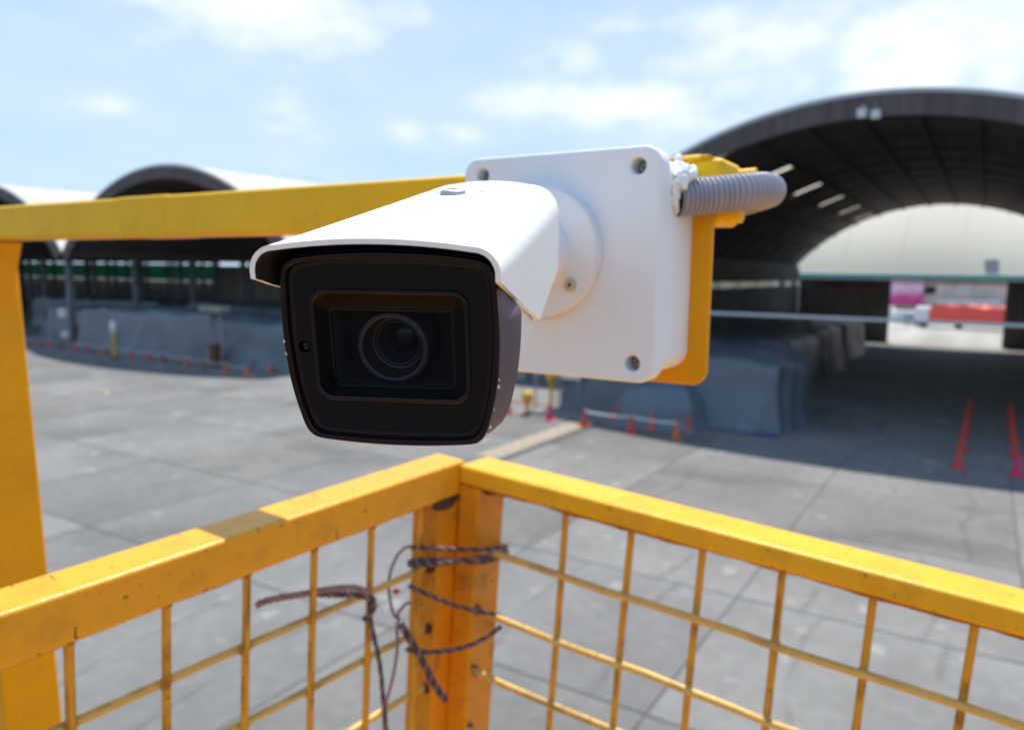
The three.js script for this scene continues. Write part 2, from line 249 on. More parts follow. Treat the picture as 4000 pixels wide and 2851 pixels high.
// ================================================================ ARCHED SHEDS
const AR = 18.8, HS = 14.2, SPRING = 8.2, CY = 14.55 - AR, PHI = Math.asin(HS / AR), LEN = 56, LO = 1.6;
function vault(r, angles, zs, skip) {               // one skin of the vault, cells left out where there are skylights
  const pos = [], uv = [], idx = [], na = angles.length;
  for (const z of zs) for (const a of angles) { pos.push(r * Math.sin(a), CY + r * Math.cos(a), z); uv.push(r * a, z); }
  for (let j = 0; j < zs.length - 1; j++) for (let i = 0; i < na - 1; i++) { if (skip && skip((angles[i] + angles[i + 1]) / 2, (zs[j] + zs[j + 1]) / 2)) continue; const a = j * na + i; idx.push(a, a + 1, a + na + 1, a, a + na + 1, a + na); }
  const g = new THREE.BufferGeometry(); g.setAttribute('position', new THREE.Float32BufferAttribute(pos, 3)); g.setAttribute('uv', new THREE.Float32BufferAttribute(uv, 2)); g.setIndex(idx); g.computeVertexNormals(); return g;
}
function archBand(ri, ro, depth, n = 48) { const s = new THREE.Shape(); for (let i = 0; i <= n; i++) { const a = -PHI + 2 * PHI * i / n, x = ro * Math.sin(a), y = CY + ro * Math.cos(a); i ? s.lineTo(x, y) : s.moveTo(x, y); } for (let i = n; i >= 0; i--) { const a = -PHI + 2 * PHI * i / n; s.lineTo(ri * Math.sin(a), CY + ri * Math.cos(a)); } return mUV(new THREE.ExtrudeGeometry(s, { depth, bevelEnabled: false, steps: 1 })); }
const ribGeo = archBand(AR - 0.07, AR - 0.02, 0.2), frontGeo = archBand(AR - 0.95, AR - 0.05, 0.16), trimGeo = archBand(AR - 0.04, AR + 0.15, 0.12), columnGeo = mUV(box(0.46, SPRING - 0.4, 0.46, 0, (SPRING - 0.4) / 2, 0)), footGeo = mUV(box(0.8, 0.7, 0.8, 0, 0.35, 0));
const slotZ = [3.5, 13.2, 23.0, 32.9, 42.8, 52.4].map((l) => -l), SA0 = -0.4325, SA1 = -0.3255, SW = 0.95;
function shed(s, label, { slots = false, colsLeft = true, colsRight = false, group } = {}) {
  const g = thing('arched_shed', label, 'shed', W(LO, s, 0), group); g.rotation.y = TURN;
  const angles = [], zs = []; for (let i = 0; i <= 40; i++) angles.push(-PHI + 2 * PHI * i / 40); for (let j = 0; j <= 18; j++) zs.push(-LEN * j / 18);
  if (slots) { angles.push(SA0, SA1); slotZ.forEach((z) => zs.push(z - SW / 2, z + SW / 2)); angles.sort((a, b) => a - b); zs.sort((a, b) => b - a); }
  const skip = slots ? (a, z) => a > SA0 && a < SA1 && slotZ.some((q) => Math.abs(z - q) < SW / 2) : null;
  part('roof', vault(AR + 0.12, angles, zs, skip), M.roof, g);
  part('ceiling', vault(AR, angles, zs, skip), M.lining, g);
  part('roof_trim', trimGeo, M.trim, g, V(0, 0, -0.02));
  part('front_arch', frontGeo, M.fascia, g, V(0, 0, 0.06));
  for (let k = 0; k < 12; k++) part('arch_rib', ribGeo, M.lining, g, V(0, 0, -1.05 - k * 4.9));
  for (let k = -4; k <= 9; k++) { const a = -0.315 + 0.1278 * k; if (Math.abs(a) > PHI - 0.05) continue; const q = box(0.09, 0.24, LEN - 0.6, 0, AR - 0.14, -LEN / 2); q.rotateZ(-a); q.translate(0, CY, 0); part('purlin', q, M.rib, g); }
  if (slots) slotZ.forEach((z) => { const sk = grid(6, 1, (u, v) => { const a = SA0 + (SA1 - SA0) * u; return [(AR + 0.06) * Math.sin(a), CY + (AR + 0.06) * Math.cos(a), z + (v - 0.5) * SW]; }); part('skylight', sk, M.skylight, g); });
  for (const [on, sx] of [[colsLeft, -1], [colsRight, 1]]) if (on) {
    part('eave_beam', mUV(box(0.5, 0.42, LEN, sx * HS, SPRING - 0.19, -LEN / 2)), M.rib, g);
    for (let k = 0; k <= 9; k++) { const c = part('column', columnGeo, M.column, g, V(sx * HS, 0, -0.4 - k * 6.1)); part('footing', footGeo, M.column, c); }
  }
  return g;
}
const bigShed = shed(0.8, 'large dark arched shed on the right with a row of skylight slots', { slots: true, colsLeft: true, colsRight: true, group: 'arched sheds' });
// two flood lamps on the front arch
for (const [dx, k] of [[-0.35, 0], [0.5, 1]]) {
  const f = part('flood_lamp', rbox(0.42, 0.40, 0.16, 0.04), M.greyPaint, bigShed, V(dx * 0.62 - 0.25, 13.72 + (k ? -0.05 : 0.03), 0.38)); f.rotation.x = 0.35;
  part('lamp_glass', rbox(0.34, 0.32, 0.03, 0.01, 0, 0, 0.08), M.lampGlass, f); part('lamp_bracket', box(0.06, 0.34, 0.2, 0, 0.16, -0.12), M.greyPaint, f);
}
// side wall on the left of the big shed with a strip of daylight panel, and the rear wall with its gate opening
part('side_wall', mUV(box(0.2, 5.9, LEN - 0.8, -HS + 0.42, 2.95, -LEN / 2)), M.darkWall, bigShed);
part('daylight_strip', box(0.05, 0.42, 34, -HS + 0.42, 6.16, -26), M.skylight, bigShed);
part('side_wall', mUV(box(0.2, 1.4, LEN - 0.8, -HS + 0.42, 7.1, -LEN / 2)), M.darkWall, bigShed);
part('side_wall', mUV(box(0.2, 7.9, LEN - 0.8, HS - 0.42, 3.95, -LEN / 2)), M.darkWall, bigShed);  // unseen right wall, added to keep light out of the shed interior
part('rear_wall', mUV(box(6.4, 6.7, 0.3, 11.6, 3.35, -LEN + 0.3)), M.darkWall, bigShed);
part('rear_wall', mUV(box(9.4, 6.7, 0.3, -8.9, 3.35, -LEN + 0.3)), M.darkWall, bigShed);
part('rear_wall', mUV(box(2.2, 6.7, 0.3, 7.4, 3.35, -LEN + 0.3)), M.darkWall, bigShed);
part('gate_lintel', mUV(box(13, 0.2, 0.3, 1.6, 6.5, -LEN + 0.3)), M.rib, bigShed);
part('wall_sign', rbox(5.2, 0.5, 0.08, 0.02, -8.0, 5.5, -LEN + 0.55), std({ color: rgb(0.30, 0.16, 0.15), roughness: 0.7 }), bigShed);
const pipe = part('curtain_pipe', rod(V(-HS, 5.2, 0.5), V(HS, 5.2, 0.5), 0.075), M.trim, bigShed);

const leftLabels = ['arched shed whose dark vault rises over the middle of the yellow bar', 'arched shed cut by the left picture edge behind the yellow bar', 'third arched shed of the left row, mostly hidden beyond the second', 'fourth arched shed of the left row, seen only between columns', 'fifth arched shed of the left row, deep behind the others', 'sixth arched shed at the far end of the left row'];
const B0 = 50.0, PITCH = 28.5;
for (let k = 0; k < 6; k++) shed(B0 + PITCH * k, leftLabels[k], { colsLeft: true, colsRight: k === 0, group: 'arched sheds' });
{ // rear wall of the left row: dark below, pale band, green sheets with posts between
  const g = thing('boundary_wall', 'long rear wall of the left sheds with green upper sheets and pale band', 'wall', W(LO + LEN + 1, 36, 0)); g.rotation.y = TURN;
  part('lower_wall', mUV(box(170, 2.7, 0.3, -85, 1.35, 0)), M.darkWall, g);
  part('pale_band', mUV(box(84, 1.5, 0.26, -126, 3.45, 0.0)), M.beige, g);
  part('dark_band', mUV(box(84, 4.7, 0.26, -42, 5.05, 0.0)), M.darkWall, g);
  part('grey_band', mUV(box(84, 0.9, 0.1, -42, 6.7, 0.25)), M.slate, g);
  for (let k = 0; k < 12; k++) { part('green_sheet', mUV(box(6.6, 3.1, 0.12, -87.6 - k * 7, 6.0, 0)), M.green, g); part('wall_post', mUV(box(0.4, 8.4, 0.4, -84.1 - k * 7, 4.2, 0.2)), M.column, g); }
  part('gable_sheet', mUV(box(86, 5.6, 0.12, -127, 10.6, 0)), M.darkWall, g);
}
{ // low store between the two rows
  const g = thing('low_store', 'low dark store between the left sheds and the big shed', 'building', W(8, 24, 0)); g.rotation.y = TURN;
  part('wall', mUV(box(18.6, 4.6, 6, 0, 2.3, -3)), M.slate, g); part('roof', mUV(box(19.2, 0.25, 6.8, 0, 4.75, -3)), M.roof, g); part('door', rbox(3.4, 3.6, 0.16, 0.02, 6.6, 1.8, 0.06), M.darkWall, g); part('door', rbox(3.0, 3.0, 0.12, 0.02, 1.2, 1.5, 0.05), M.greyPaint, g);
}

// ================================================================ TARPED STACKS
function tarpGeo(w, d, h, seed, sag = 0.25, flare = 0.35) {   // a sheet thrown over crates: sagging top, folded sides, skirt spreading on the floor
  const nu = 200, nv = 40;
  const per = (u) => { const t = u * 4, k = Math.floor(t) % 4, f = t - Math.floor(t); return k === 0 ? [-1 + 2 * f, 1] : k === 1 ? [1, 1 - 2 * f] : k === 2 ? [1 - 2 * f, -1] : [-1, -1 + 2 * f]; };
  const topAt = (a, b) => h - sag * 2 * fbm3(a * w * 0.35 + seed, b * d * 0.35, 2, 2, seed + 2);     // the sheet dips between the crates
  const side = grid(nu, nv, (u, v) => {
    const [a, b] = per(u), ang = Math.atan2(b * d, a * w), cx = Math.cos(ang), cz = Math.sin(ang), m = (w + d) * 2;
    const ridge = 1 - Math.abs(2 * vn3(u * m * 0.55 + 0.7 * v, seed, 1, seed) - 1), pleat = 1 - Math.abs(2 * vn3(u * m * 1.5 - 1.1 * v, seed + 3, 2, seed + 1) - 1);
    const bulge = (fbm3(u * m * 0.16, v * 0.9, seed + 4, 2, seed + 9) - 0.5) * 0.9;
    const out = 0.42 * ridge * ridge * (0.12 + 0.88 * v) + 0.16 * pleat * v + bulge * Math.sin(Math.PI * Math.min(1, v * 1.1)) + flare * v * v * v - 0.34 * Math.exp(-v * 13);
    return [a * w / 2 + cx * out, Math.max(0.012, (1 - v) * topAt(a, b)), b * d / 2 + cz * out];
  });
  const top = grid(40, 40, (u, v) => { const a = u * 2 - 1, b = v * 2 - 1, m = Math.max(Math.abs(a), Math.abs(b)), ang = Math.atan2(b * d, a * w); return [a * w / 2 - Math.cos(ang) * 0.3 * m * m * m, topAt(a, b) + 0.16 * (1 - m * m) + 0.01, b * d / 2 - Math.sin(ang) * 0.3 * m * m * m]; });
  return [mUV(side), mUV(top)];
}
function tarpStack(L, s, w, d, h, label, mat = M.tarp, seed = 1, o = {}) {
  const g = thing('tarp_stack', label, 'covered stack', W(L, s, 0), 'stacks under tarpaulins'); g.rotation.y = TURN + (o.turn || 0);
  const [a, b] = tarpGeo(w, d, h, seed, o.sag, o.flare);
  part('tarp_skirt', a, mat, g); part('tarp_top', b, mat, g);
  part('crates', box(w * 0.9, h * 0.8, d * 0.9, 0, h * 0.4, 0), M.dark, g);
  if (o.blue) part('ground_sheet', mUV(grid(40, 6, (u, v) => [(u - 0.5) * w * 1.08, 0.03 + 0.12 * fbm3(u * 14, v * 3, 1, 3, seed) * (1 - v) + 0.02 * v, d / 2 + 0.1 + v * 0.8])), M.tarpBlue, g);
  return g;
}
tarpStack(4.6, 53.4, 17.5, 6, 3.7, 'long pale grey tarpaulin stack behind the left cone row, beside the white boxes', M.tarp, 3);
tarpStack(4.2, 39.2, 9.6, 6, 3.5, 'dark blue tarpaulin stack just left of the security camera', M.tarpMid, 7);
tarpStack(8, 69.5, 10, 6, 3.2, 'blue grey tarpaulin stack left of the white boxes', M.tarpMid, 13);
tarpStack(15, 50, 24, 7, 3.8, 'high tarpaulin stack in the second rank under the left sheds', M.tarpMid, 17);
tarpStack(15, 78, 24, 7, 3.6, 'high tarpaulin stack in the second rank at the far left', M.tarpMid, 19);
tarpStack(3.6, 6.6, 5.6, 6.6, 3.5, 'tall draped tarpaulin stack at the big shed mouth, blue sheet at its foot', M.tarpMid, 23, { blue: true, sag: 0.4 });
tarpStack(0.6, 8.9, 2.9, 3.4, 2.1, 'low bulging tarpaulin heap in front of the stack at the big shed', M.tarpMid, 29, { flare: 0.7, blue: true });
tarpStack(3.2, 12.0, 4.4, 5, 3.3, 'grey tarpaulin stack under the white box, beside the dark doorway', M.tarpMid, 31);
tarpStack(15, 9, 7, 9, 3.4, 'shadowed tarpaulin stack inside the big shed, next behind the mouth', M.tarpMid, 37);
tarpStack(27, 9.4, 7, 10, 3.4, 'shadowed tarpaulin stack midway down the big shed', M.tarpMid, 41);
tarpStack(40, 9.4, 7, 11, 3.2, 'shadowed tarpaulin stack at the rear of the big shed', M.tarpMid, 43);
{ const g = thing('crate', 'brown crate in the shade left of the white boxes', 'crate', W(4.4, 66.2, 0)); g.rotation.y = TURN; part('boards', rbox(1.6, 1.5, 1.4, 0.03, 0, 0.9, 0), M.brownBox, g); part('pallet', box(1.7, 0.14, 1.5, 0, 0.07, 0), M.dark, g); }

// ================================================================ CONES AND CHAINS
const coneGeo = lathe([[0.0, 0.77], [0.028, 0.77], [0.036, 0.75], [0.15, 0.06], [0.17, 0.045], [0.17, 0.03]], 20), bandGeo = lathe([[0.0985, 0.40], [0.0755, 0.54]], 20), baseGeo = rbox(0.44, 0.05, 0.44, 0.015, 0, 0.026, 0, 2);
const coneProto = {};
function cone(p, mat, label, scale = 1, group = 'traffic cones', tilt = 0) {
  let g;
  if (!coneProto[mat.uuid]) { g = coneProto[mat.uuid] = thing('traffic_cone', label, 'cone', p, group); part('cone_body', coneGeo, mat, g); part('cone_base', baseGeo, mat, g); }
  else { g = coneProto[mat.uuid].clone(); g.name = numbered('traffic_cone'); g.position.copy(p); g.userData = {}; tag(g, label, 'cone', group); scene.add(g); }
  g.scale.setScalar(scale); g.rotation.y = TURN + tilt; return g;
}
const z5 = (x, y) => ground(x * 0.6157, 550 + y * 0.6157);
const CO = { o: M.coneOrange, r: M.coneRed, p: M.conePink, b: M.coneOld }, CN = { o: 'orange', r: 'red', p: 'pink', b: 'faded brown' };
const leftRow = [[150, 1296, 'o'], [243, 1301, 'r'], [312, 1309, 'o'], [388, 1326, 'b'], [472, 1331, 'o'], [553, 1343, 'p'], [650, 1357, 'o'], [835, 1385, 'p'], [943, 1395, 'r'], [1040, 1411, 'b'], [1180, 1437, 'o'], [1295, 1451, 'b'], [1425, 1474, 'o'], [1560, 1500, 'o']];
const ord = ['first', 'second', 'third', 'fourth', 'fifth', 'sixth', 'seventh', 'eighth', 'ninth', 'tenth', 'eleventh', 'twelfth', 'thirteenth', 'fourteenth'];
const leftPts = leftRow.map(([x, y, c], i) => { const p = z5(x, y); cone(p, CO[c], `${CN[c]} traffic cone, ${ord[i]} from the left in the row before the left tarpaulins`, 1, 'left cone row', i * 0.37); return p; });
[[1360, 1428, 'r', 'red traffic cone standing behind the row, nearest the pale stand'], [1490, 1438, 'r', 'red traffic cone behind the row near the camera visor'], [1605, 1458, 'b', 'faded brown traffic cone behind the row next to the last orange cone'], [1712, 1470, 'o', 'orange traffic cone at the end of the left row, beside the camera']].forEach(([x, y, c, l], i) => cone(z5(x, y), CO[c], l, 1, 'left cone row', i));
const zc = (x, y) => ground(1900 + x * 0.4388, 1250 + y * 0.4388);
const mid = [[200, 838, 'o', 'orange traffic cone just right of the camera body'], [562, 892, 'p', 'magenta traffic cone below the white box'], [873, 945, 'r', 'red traffic cone where the white chain begins'], [1290, 1000, 'r', 'red traffic cone in the middle of the chain line'], [1692, 1058, 'o', 'orange traffic cone at the near end of the white chain'], [1140, 918, 'r', 'dull red traffic cone in shade behind the chain'], [1468, 972, 'o', 'orange traffic cone in shade behind the chain'], [1800, 1000, 'r', 'dull red traffic cone in shade at the tarpaulin foot']];
const midPts = mid.map(([x, y, c, l], i) => { const p = zc(x, y); cone(p, CO[c], l, 1.06, 'cones by the big shed', i * 0.5); return p; });
for (const [s, nm] of [[-3.3, 'left'], [-5.1, 'right']]) for (let k = 0; k < 5; k++) cone(W(-2.1 + k * 3.4, s - k * 0.03, 0), k ? M.coneShaded : (nm === 'left' ? M.coneRed : M.conePink), `red traffic cone, ${ord[k]} of the ${nm} line running into the big shed`, 1.05, 'cone lines into the big shed', k);
function chain(a, b, mat, label, sagg = 0.16, r = 0.022) {  // links alternately turned along a sagging line
  const g = thing('barrier_chain', label, 'chain', a.clone(), 'barrier chains'), n = Math.max(6, Math.round(a.distanceTo(b) / 0.085)), list = [], torus = new THREE.TorusGeometry(0.04, r * 0.62, 5, 9);
  const pt = (t) => a.clone().lerp(b, t).add(V(0, 0.70 - sagg * 4 * t * (1 - t), 0)).sub(a);
  for (let i = 0; i < n; i++) { const p = pt((i + 0.5) / n), d = pt((i + 1) / n).sub(pt(i / n)).normalize(); const q = torus.clone(); q.scale(1.5, 1, 1); q.rotateX((i % 2) * Math.PI / 2); q.applyQuaternion(new THREE.Quaternion().setFromUnitVectors(V(1, 0, 0), d)); q.translate(p.x, p.y, p.z); list.push(q); }
  const m = part('chain_links', merge(list), mat, g); m.userData.kind = 'stuff'; return g;
}
for (let i = 0; i + 1 < leftPts.length; i++) chain(leftPts[i], leftPts[i + 1], M.trim, `pale chain between the ${ord[i]} and ${ord[i + 1]} cone of the left row`);
chain(midPts[0], midPts[1], M.coneOrange, 'orange chain between the two cones right of the camera body', 0.05);
chain(midPts[2], midPts[3], M.whitePaint, 'white chain hanging from the red cones before the tarpaulins', 0.06, 0.03);
chain(midPts[3], midPts[4], M.whitePaint, 'white chain running to the near orange cone', 0.06, 0.03);

// ================================================================ YARD FURNITURE
for (const [h, w, hh, dx, l] of [[2.9, 1.0, 0.8, -0.7, 'upper white control box on the front column at the far left'], [1.0, 0.8, 0.6, -0.4, 'lower white control box on the front column at the far left']]) {
  const g = thing('control_box', l, 'control box', W(LO + 0.05, B0 + PITCH / 2 - dx, h), 'control boxes'); g.rotation.y = TURN; part('case', rbox(w, hh, 0.4, 0.04), M.whitePaint, g); part('door', rbox(w * 0.86, hh * 0.86, 0.03, 0.01, 0, 0, 0.205), M.trim, g);
}
{ const p = z5(725, 1380), g = thing('marker_post', 'yellow marker post with a white top standing in the left cone row', 'post', p); part('post', cyl(0.13, 0.15, 2.0, 0, 1.0, 0), M.yellowPaint, g); part('base', cyl(0.3, 0.32, 0.1, 0, 0.05, 0), M.dark, g); part('white_cap', lathe([[0, 2.9], [0.16, 2.86], [0.24, 2.5], [0.2, 2.0], [0, 2.0]], 16), M.whitePaint, g); }
{ const p = z5(1325, 1440), g = thing('shelter_stand', 'dark stand with a pale hooded top beside the left tarpaulins', 'stand', p.add(ax.clone().multiplyScalar(0.6))); g.rotation.y = TURN; part('cabinet', rbox(0.7, 1.5, 0.6, 0.03, 0, 0.9, 0), M.brownBox, g); for (const sx of [-0.6, 0.6]) part('leg', box(0.08, 4.0, 0.08, sx, 2.0, 0), M.greyPaint, g); part('hood', rbox(2.2, 0.42, 1.1, 0.16, 0, 4.1, 0), M.beige, g); }
for (const [x, y, l, hh, ww] of [[430, 830, 'left white notice board behind the cones under the white box', 2.7, 1.5], [650, 830, 'right white notice board behind the cones, in front of the dark doorway', 2.3, 1.15]]) {
  const p = zc(x, y).addScaledVector(ax, 1.2), g = thing('notice_board', l, 'sign', p, 'notice boards'); g.rotation.y = TURN;
  part('board', rbox(ww, hh * 0.62, 0.06, 0.03, 0, hh, 0.1), M.whitePaint, g); for (const sx of [-1, 1]) part('leg', box(0.07, hh * 1.25, 0.07, sx * ww * 0.42, hh * 0.62, 0.02), M.greyPaint, g);
}
for (const [x, y, l, h] of [[325, 850, 'yellow bollard with a round head between the orange and magenta cones', 0.95], [540, 800, 'taller yellow bollard with a round head behind the magenta cone', 1.75]]) {
  const p = zc(x, y).addScaledVector(ax, 0.4), g = thing('bollard', l, 'bollard', p, 'yellow bollards'); part('post', cyl(0.09, 0.09, h, 0, h / 2, 0), M.yellowPaint, g); part('head', lathe([[0, h + 0.25], [0.2, h + 0.18], [0.3, h], [0.26, h - 0.25], [0.09, h - 0.4]], 18), M.yellowPaint, g); part('base', cyl(0.22, 0.24, 0.06, 0, 0.03, 0), M.dark, g);
}

// ================================================================ BEYOND THE BIG SHED
{
  const g = thing('far_warehouse', 'pale warehouse across the rear yard with green eaves and cream vaulted roof', 'warehouse', W(112, 0, 0)); g.rotation.y = TURN;
  part('wall', mUV(box(110, 6.6, 0.5, 0, 3.3, -0.25)), M.farWall, g);
  part('green_eave', mUV(box(110, 0.9, 0.8, 0, 7.05, 0.1)), M.gutter, g);
  part('roof', grid(60, 24, (u, v) => { const a = 0.86 * (1 - v); return [(u - 0.5) * 110, 7.6 + 42 * (Math.cos(a) - Math.cos(0.86)), -0.2 - 42 * (Math.sin(0.86) - Math.sin(a))]; }), M.farRoof, g);
  for (let k = -5; k <= 5; k++) part('roof_seam', grid(1, 20, (u, v) => { const a = 0.86 * (1 - v); return [k * 9.2 + (u - 0.5) * 0.12, 7.66 + 42 * (Math.cos(a) - Math.cos(0.86)), -0.16 - 42 * (Math.sin(0.86) - Math.sin(a))]; }), M.farWall, g);
  part('roof_vent', rbox(1.9, 2.2, 1.4, 0.1, 4.2, 9.0, -1.8), M.greyPaint, g); part('side_canopy', mUV(box(9, 0.5, 3, -7.5 + 9, 3.1, 1.5)), M.trim, g);
  part('window', rbox(1.6, 1.3, 0.14, 0.02, -4.2, 4.9, 0.06), M.carGlass, g);
}
{ // the pink poster: lilac above, magenta below
  const t = tex(256, (u, v, c) => { const k = smooth(0.25, 0.62, v + 0.25 * (pf(u, v, 5, 4, 71) - 0.5)), d = 1 - 0.25 * pf(u, v, 9, 3, 75); c[0] = mix(235, 250, k) * d; c[1] = mix(80, 205, k) * d; c[2] = mix(165, 228, k) * d; });
  const g = thing('poster_panel', 'pink and magenta poster panel on the far warehouse wall', 'poster', W(111.2, 8.9, 0)); g.rotation.y = TURN; part('print', new THREE.BoxGeometry(7.4, 4.3, 0.12).translate(0, 4.45, 0), std({ map: t, roughness: 0.6 }), g); for (const sx of [-3, 3]) part('leg', box(0.2, 2.4, 0.2, sx, 1.2, -0.15), M.greyPaint, g);
}
function van(p, mat, label, len = 5, h = 2.1, yaw = 0) {
  const g = thing('parked_van', label, 'van', p, 'vehicles in the rear yard'); g.rotation.y = TURN + yaw;
  const s = new THREE.Shape(); [[-len / 2, 0.35], [len / 2, 0.35], [len / 2, 0.95], [len / 2 - 0.35, 1.15], [len / 2 - 1.1, h], [-len / 2 + 0.15, h], [-len / 2, h - 0.3]].forEach(([x, y], i) => i ? s.lineTo(x, y) : s.moveTo(x, y));
  const b = extrude(s, 1.7, 0.08, 2); b.translate(0, 0, -0.85); part('body', b, mat, g);
  for (const sz of [-0.86, 0.86]) { part('side_window', rbox(1.3, 0.55, 0.06, 0.02, len / 2 - 1.9, h - 0.5, sz * 1.04), M.carGlass, g); for (const sx of [-len / 2 + 0.9, len / 2 - 0.9]) part('wheel', cyl(0.34, 0.34, 0.24, 0, 0, 0, 20).rotateX(Math.PI / 2).translate(sx, 0.34, sz), M.rubber, g); }
}
van(W(103, 10.2), M.whitePaint, 'white van parked under the pink poster', 5.2, 2.2); van(W(99, 6.2), M.whitePaint, 'second white van parked between the poster and the grey car', 4.6, 1.8, 0.4); van(W(94, 4.6), M.vanBlue, 'grey blue car beside the red truck', 4.2, 1.6, 1.1);
{
  const g = thing('cargo_truck', 'truck with a long red tarpaulin body in the rear yard', 'truck', W(88, -3.4), 'vehicles in the rear yard'); g.rotation.y = TURN;
  { const [q, t] = tarpGeo(12.3, 2.5, 2.6, 61, 0.22, 0.1); q.translate(0.4, 0.75, 0); t.translate(0.4, 0.75, 0); part('cargo_cover', q, M.truckRed, g); part('cover_top', t, M.truckRed, g); part('chassis', rbox(12.2, 0.3, 2.3, 0.05, 0.4, 0.7, 0), M.dark, g); }
  part('cab', rbox(1.9, 2.3, 2.3, 0.25, -7.0, 1.75, 0), M.whitePaint, g); part('windscreen', rbox(0.08, 0.8, 1.9, 0.02, -7.95, 2.2, 0), M.carGlass, g);
  for (const x of [-6.8, -2.5, 3.2, 4.4]) for (const z of [-1, 1]) part('wheel', cyl(0.5, 0.5, 0.35, 0, 0, 0, 20).rotateX(Math.PI / 2).translate(x, 0.5, z), M.rubber, g);
}
{ const g = thing('cargo_trailer', 'second red tarpaulin trailer right of the dark rear pillar', 'trailer', W(90, -16.5), 'vehicles in the rear yard'); g.rotation.y = TURN; part('cargo_body', rbox(9, 2.2, 2.5, 0.15, 0, 1.8, 0), M.truckRed, g); for (const x of [-3, 2.5, 3.6]) for (const z of [-1, 1]) part('wheel', cyl(0.5, 0.5, 0.35, 0, 0, 0, 20).rotateX(Math.PI / 2).translate(x, 0.5, z), M.rubber, g); }

// ================================================================ FOREGROUND: GUARDRAIL CORNER
const mm = 0.001;
const camPt = (x, y, z) => V(x, y, z).add(camera.position);
function rotZ(g, k) { return g.applyMatrix4(new THREE.Matrix4().makeShear(0, 0, k, 0, 0, 0)); }   // (kept for posts that stand out of square)
function wireRod(x0, x1, y0, y1, z, r) { return mUV(rod(V(x0, y0, z), V(x1, y1, z), r, 12)); }
function bentWire(pts, r) { return mUV(new THREE.TubeGeometry(new THREE.CatmullRomCurve3(pts), pts.length * 4, r, 10)); }
function weldBead(p, r, seed, parent, sx = 1, sy = 1, sz = 1) { const m = part('weld', lump(r, seed, sx, sy, sz, 0.5, 2), M.weld, parent, p); return m; }
// rust creeping along the lower edge of a rail: an uneven crust
function rustEdge(x0, x1, y, z, r, seed, parent) { const n = Math.round((x1 - x0) / 0.0035); part('rust_crust', mUV(grid(6, n, (u, v) => { const x = mix(x0, x1, v), k = Math.max(0.1, 0.25 + 1.5 * (fbm3(x * 28, seed, 1, 4, seed) - 0.2)), a = u * 6.2832; return [x, y + Math.sin(a) * r * k, z + Math.cos(a) * r * k * 1.2]; })), M.rust, parent); }
{
  // left panel: local x runs along the rail towards the corner, y up, z towards the platform
  const x = V(0.60244, 0.02969, -0.79761), z = V(0.79807, -0.03764, 0.60139).normalize(), y = z.clone().cross(x).normalize(); x.copy(y.clone().cross(z));
  const g = thing('guardrail_panel', 'orange yellow guardrail panel with wire mesh on the left, crossed by a shadow', 'guardrail', null, 'guardrail panels'); frame(g, at(1500, 1902, 0.8125), x, y, z);
  part('top_rail', mUV(rbox(0.935, 0.042, 0.046, 0.004, -0.333, -0.021, -0.023, 4)), M.rail, g);
  const lean = (s, t) => s - 0.048 * t;              // the panel has racked a little out of square
  const post = rbox(0.046, 1.2, 0.045, 0.004, 0, -0.6, 0, 4); post.rotateZ(-0.048); post.translate(0.1130, -0.043, -0.0235); part('corner_post', mUV(post, 0.37), M.corner, g);
  for (let k = -2; k < 6; k++) {
    const s = -0.0187 - 0.0764 * k + 0.0078; if (s > 0.08) continue;
    const pts = []; for (let i = 0; i <= 6; i++) { const t = 0.04 + i * 0.16; pts.push(V(lean(s, t - 0.04) + 0.0006 * Math.sin(i * 3 + k), -t, -0.008)); }
    part('vertical_wire', bentWire(pts, 0.0038), M.wire, g);
    for (let j = 0; j < 4; j++) { const t = 0.1215 + 0.077 * j + 0.027 * s; weldBead(V(lean(s, t - 0.04), -t, -0.0098), 0.0056, 200 + k * 5 + j, g, 1.0, 0.9, 0.7).material = M.wire; }
    weldBead(V(s, -0.0425, -0.008), 0.0042, 40 + k, g, 1.2, 0.6, 1.2);
  }
  for (let k = 0; k < 8; k++) { const t = 0.1215 + 0.077 * k, pts = []; for (let i = 0; i <= 9; i++) { const s = -0.80 + 0.1 * i; pts.push(V(s, -(t + 0.027 * s) + 0.0008 * Math.sin(i * 2.3 + k), -0.0135)); } part('horizontal_wire', bentWire(pts, 0.0041), M.mesh, g); weldBead(V(0.087, -(t + 0.003), -0.010), 0.0095, 60 + k, g, 1.3, 0.75, 0.6); }
  weldBead(V(0.096, -0.046, 0.0), 0.012, 77, g, 1.5, 0.5, 0.5); weldBead(V(0.118, -0.0435, 0.0), 0.008, 78, g, 1.7, 0.4, 0.4);
  rustEdge(-0.79, 0.09, -0.0418, -0.004, 0.0013, 3, g);
}
